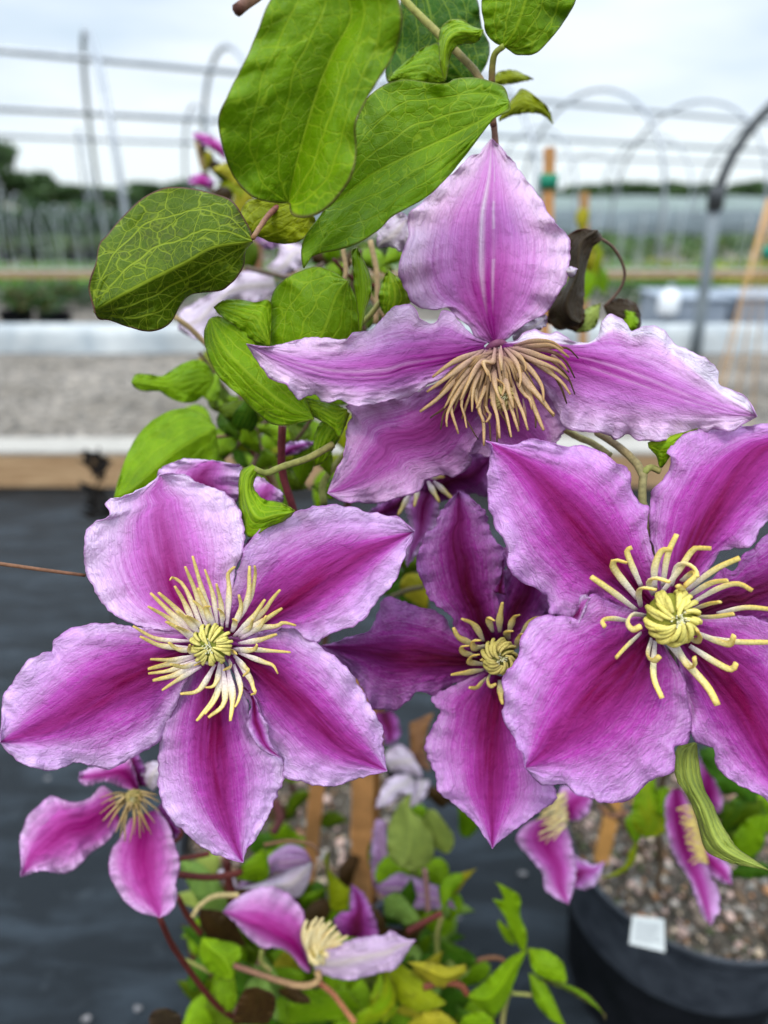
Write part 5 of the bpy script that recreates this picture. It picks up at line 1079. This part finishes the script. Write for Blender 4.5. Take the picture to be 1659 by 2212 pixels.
# bamboo wigwam at the right edge
M_BAM = simple('bamboo', (.50, .27, .10), (.64, .38, .16), 20, .55, .0005)
e_ = tag(empty('bamboo_wigwam', PY(1650, 900, 1.6)), 'orange cane wigwam at the right edge in front of the white edging', 'plant support')
for (a, b) in [((1655, 470), (1540, 860)), ((1657, 470), (1590, 870)), ((1660, 468), (1625, 880)), ((1663, 470), (1670, 900)), ((1668, 470), (1730, 900)), ((1654, 480), (1560, 840)), ((1665, 475), (1700, 880))]:
    mb = MB(); p0 = np.array(PY(a[0]+4, a[1]-40, 1.6)); p1 = np.array(PY(b[0], b[1], 1.6+random.uniform(-.1, .12))); p2 = p1+(p1-p0)*.5
    mb.tube([p0, (p0+p1)/2, p1, p2], [.0019]*4, 8); mb.build('cane', M_BAM, e_)
mb = MB(); mb.tube([PY(1650, 545, 1.6), PY(1672, 545, 1.6)], [.014, .014], 10, 1, [(.03, .25, .18, 1)]*2); mb.build('green_twine', M_STEM, e_)
# trees on the horizon
M_BARK = simple('bark', (.06, .045, .03), (.12, .09, .06), 8, .9, .02)
def tree(x, y, h, R, seed, label):
    e_ = tag(empty('tree', (x, y, 0)), label, 'tree', 'trees on the horizon'); rs = random.Random(seed)
    mb = MB(); mb.tube([(x, y, 0), (x+.1, y, h*.4), (x, y+.1, h*.7)], [.22, .16, .07], 8)
    for k in range(4):
        a = rs.uniform(0, 6.28); mb.tube([(x, y, h*.35), (x+math.cos(a)*R*.5, y+math.sin(a)*R*.5, h*.62)], [.09, .03], 6)
    mb.build('trunk', M_BARK, e_)
    cen = [((x+rs.uniform(-R, R)*.65, y+rs.uniform(-R, R)*.5, h*.62+rs.uniform(-.25, .3)*h), (R*.42, R*.42, h*.17)) for _ in range(12)]
    V, F, K = foliage_mesh('crown', M_FOL, cen, 260, .28, [(.04, .09, .02), (.06, .12, .03), (.03, .06, .02), (.08, .14, .04)], seed); mesh_obj('crown', V, F, M_FOL, e_, K, smooth=False)
tree(GX(-5, 30), 30, 2.6, 1.3, 41, 'tallest horizon tree at the left edge'); tree(GX(-70, 32), 32, 3.2, 1.8, 42, 'tree cut by the left edge of the frame')
for i, (px, h, Y) in enumerate([(70, 1.7, 34), (120, 1.3, 38), (170, 1.2, 40), (250, 1.15, 42), (330, 1.4, 44), (410, 1.5, 44), (1215, 1.3, 46), (1300, 1.45, 46), (1360, 1.3, 46), (1410, 1.5, 44), (1470, 1.4, 46), (1530, 1.35, 46), (1590, 1.4, 44), (1650, 1.5, 44), (1720, 1.5, 44)]):
    tree(GX(px, Y), Y, h, 1.7, 50+i, 'low dark tree on the horizon behind the hoop frames')
tag(sh[0], lab, 'potted plant')

M_PVC = simple('white_pvc', (.28, .31, .33), (.42, .45, .47), 8, .4, .0004)
def low_hoops(Y, h, pxs, label, hw=.18, skew=.02):
    for px in pxs:
        h_ = h; h = h_*random.uniform(.82, 1.04); x = GX(px+random.uniform(-6, 6), Y); e2 = tag(empty('wire_hoop', (x, Y, 0)), label, 'plant hoop', 'thin pale hoops over the nursery beds'); mb = MB()
        pts = [(x-skew*math.cos(math.pi*k/16)*2, Y-hw*math.cos(math.pi*k/16), max(0, h*math.sin(math.pi*k/16)**.8)) for k in range(17)]
        mb.tube(pts, [.0055]*17, 6); mb.build('hoop_wire', M_PVC, e2); h = h_
low_hoops(7.6, .93, [-20, 15, 48, 75, 96, 128, 150, 172, 200, 232, 268], 'thin pale hoop over the green stock at the left')
low_hoops(7.8, .84, [1225, 1275, 1330, 1365, 1410, 1450, 1590, 1630], 'thin pale hoop over the green stock at the right')

bedding('hedge', 'dark green hedge far behind the hoops at the left', -13, -2.5, 13.5, 1.2, .85, [(.02, .06, .012), (.04, .10, .02), (.015, .04, .01)], 260, .12, 61)
# fallen petals on the cloth
M_FALL = simple('fallen_petal', (.16, .16, .17), (.30, .28, .28), 60, .7, .001)
for k, (px, py) in enumerate([(1128, 1896), (985, 1992), (300, 2188), (190, 2210), (105, 1690), (1060, 1700)]):
    kk = (1106-py)/FPX; t_ = CH/(SP-kk*CP); c = np.array(P(px, py, t_)); mb = MB(); a = random.uniform(0, 3.1)
    V = [c+np.array((math.cos(a+q)*.005*(1.5 if i_ % 4 == 0 else 1), math.sin(a+q)*.0035, .008+.004*(i_ % 2))) for i_, q in enumerate(np.linspace(0, 6.28, 9)[:-1])]+[c+np.array((0, 0, .006))]
    mb.add(V, [(i_, (i_+1) % 8, 8) for i_ in range(8)]); o = mb.build('fallen_petal', M_FALL); tag(o, 'small shrivelled pale petal lying on the black cloth', 'fallen petal', 'fallen petals on the ground cloth'); solid(o, .0008)
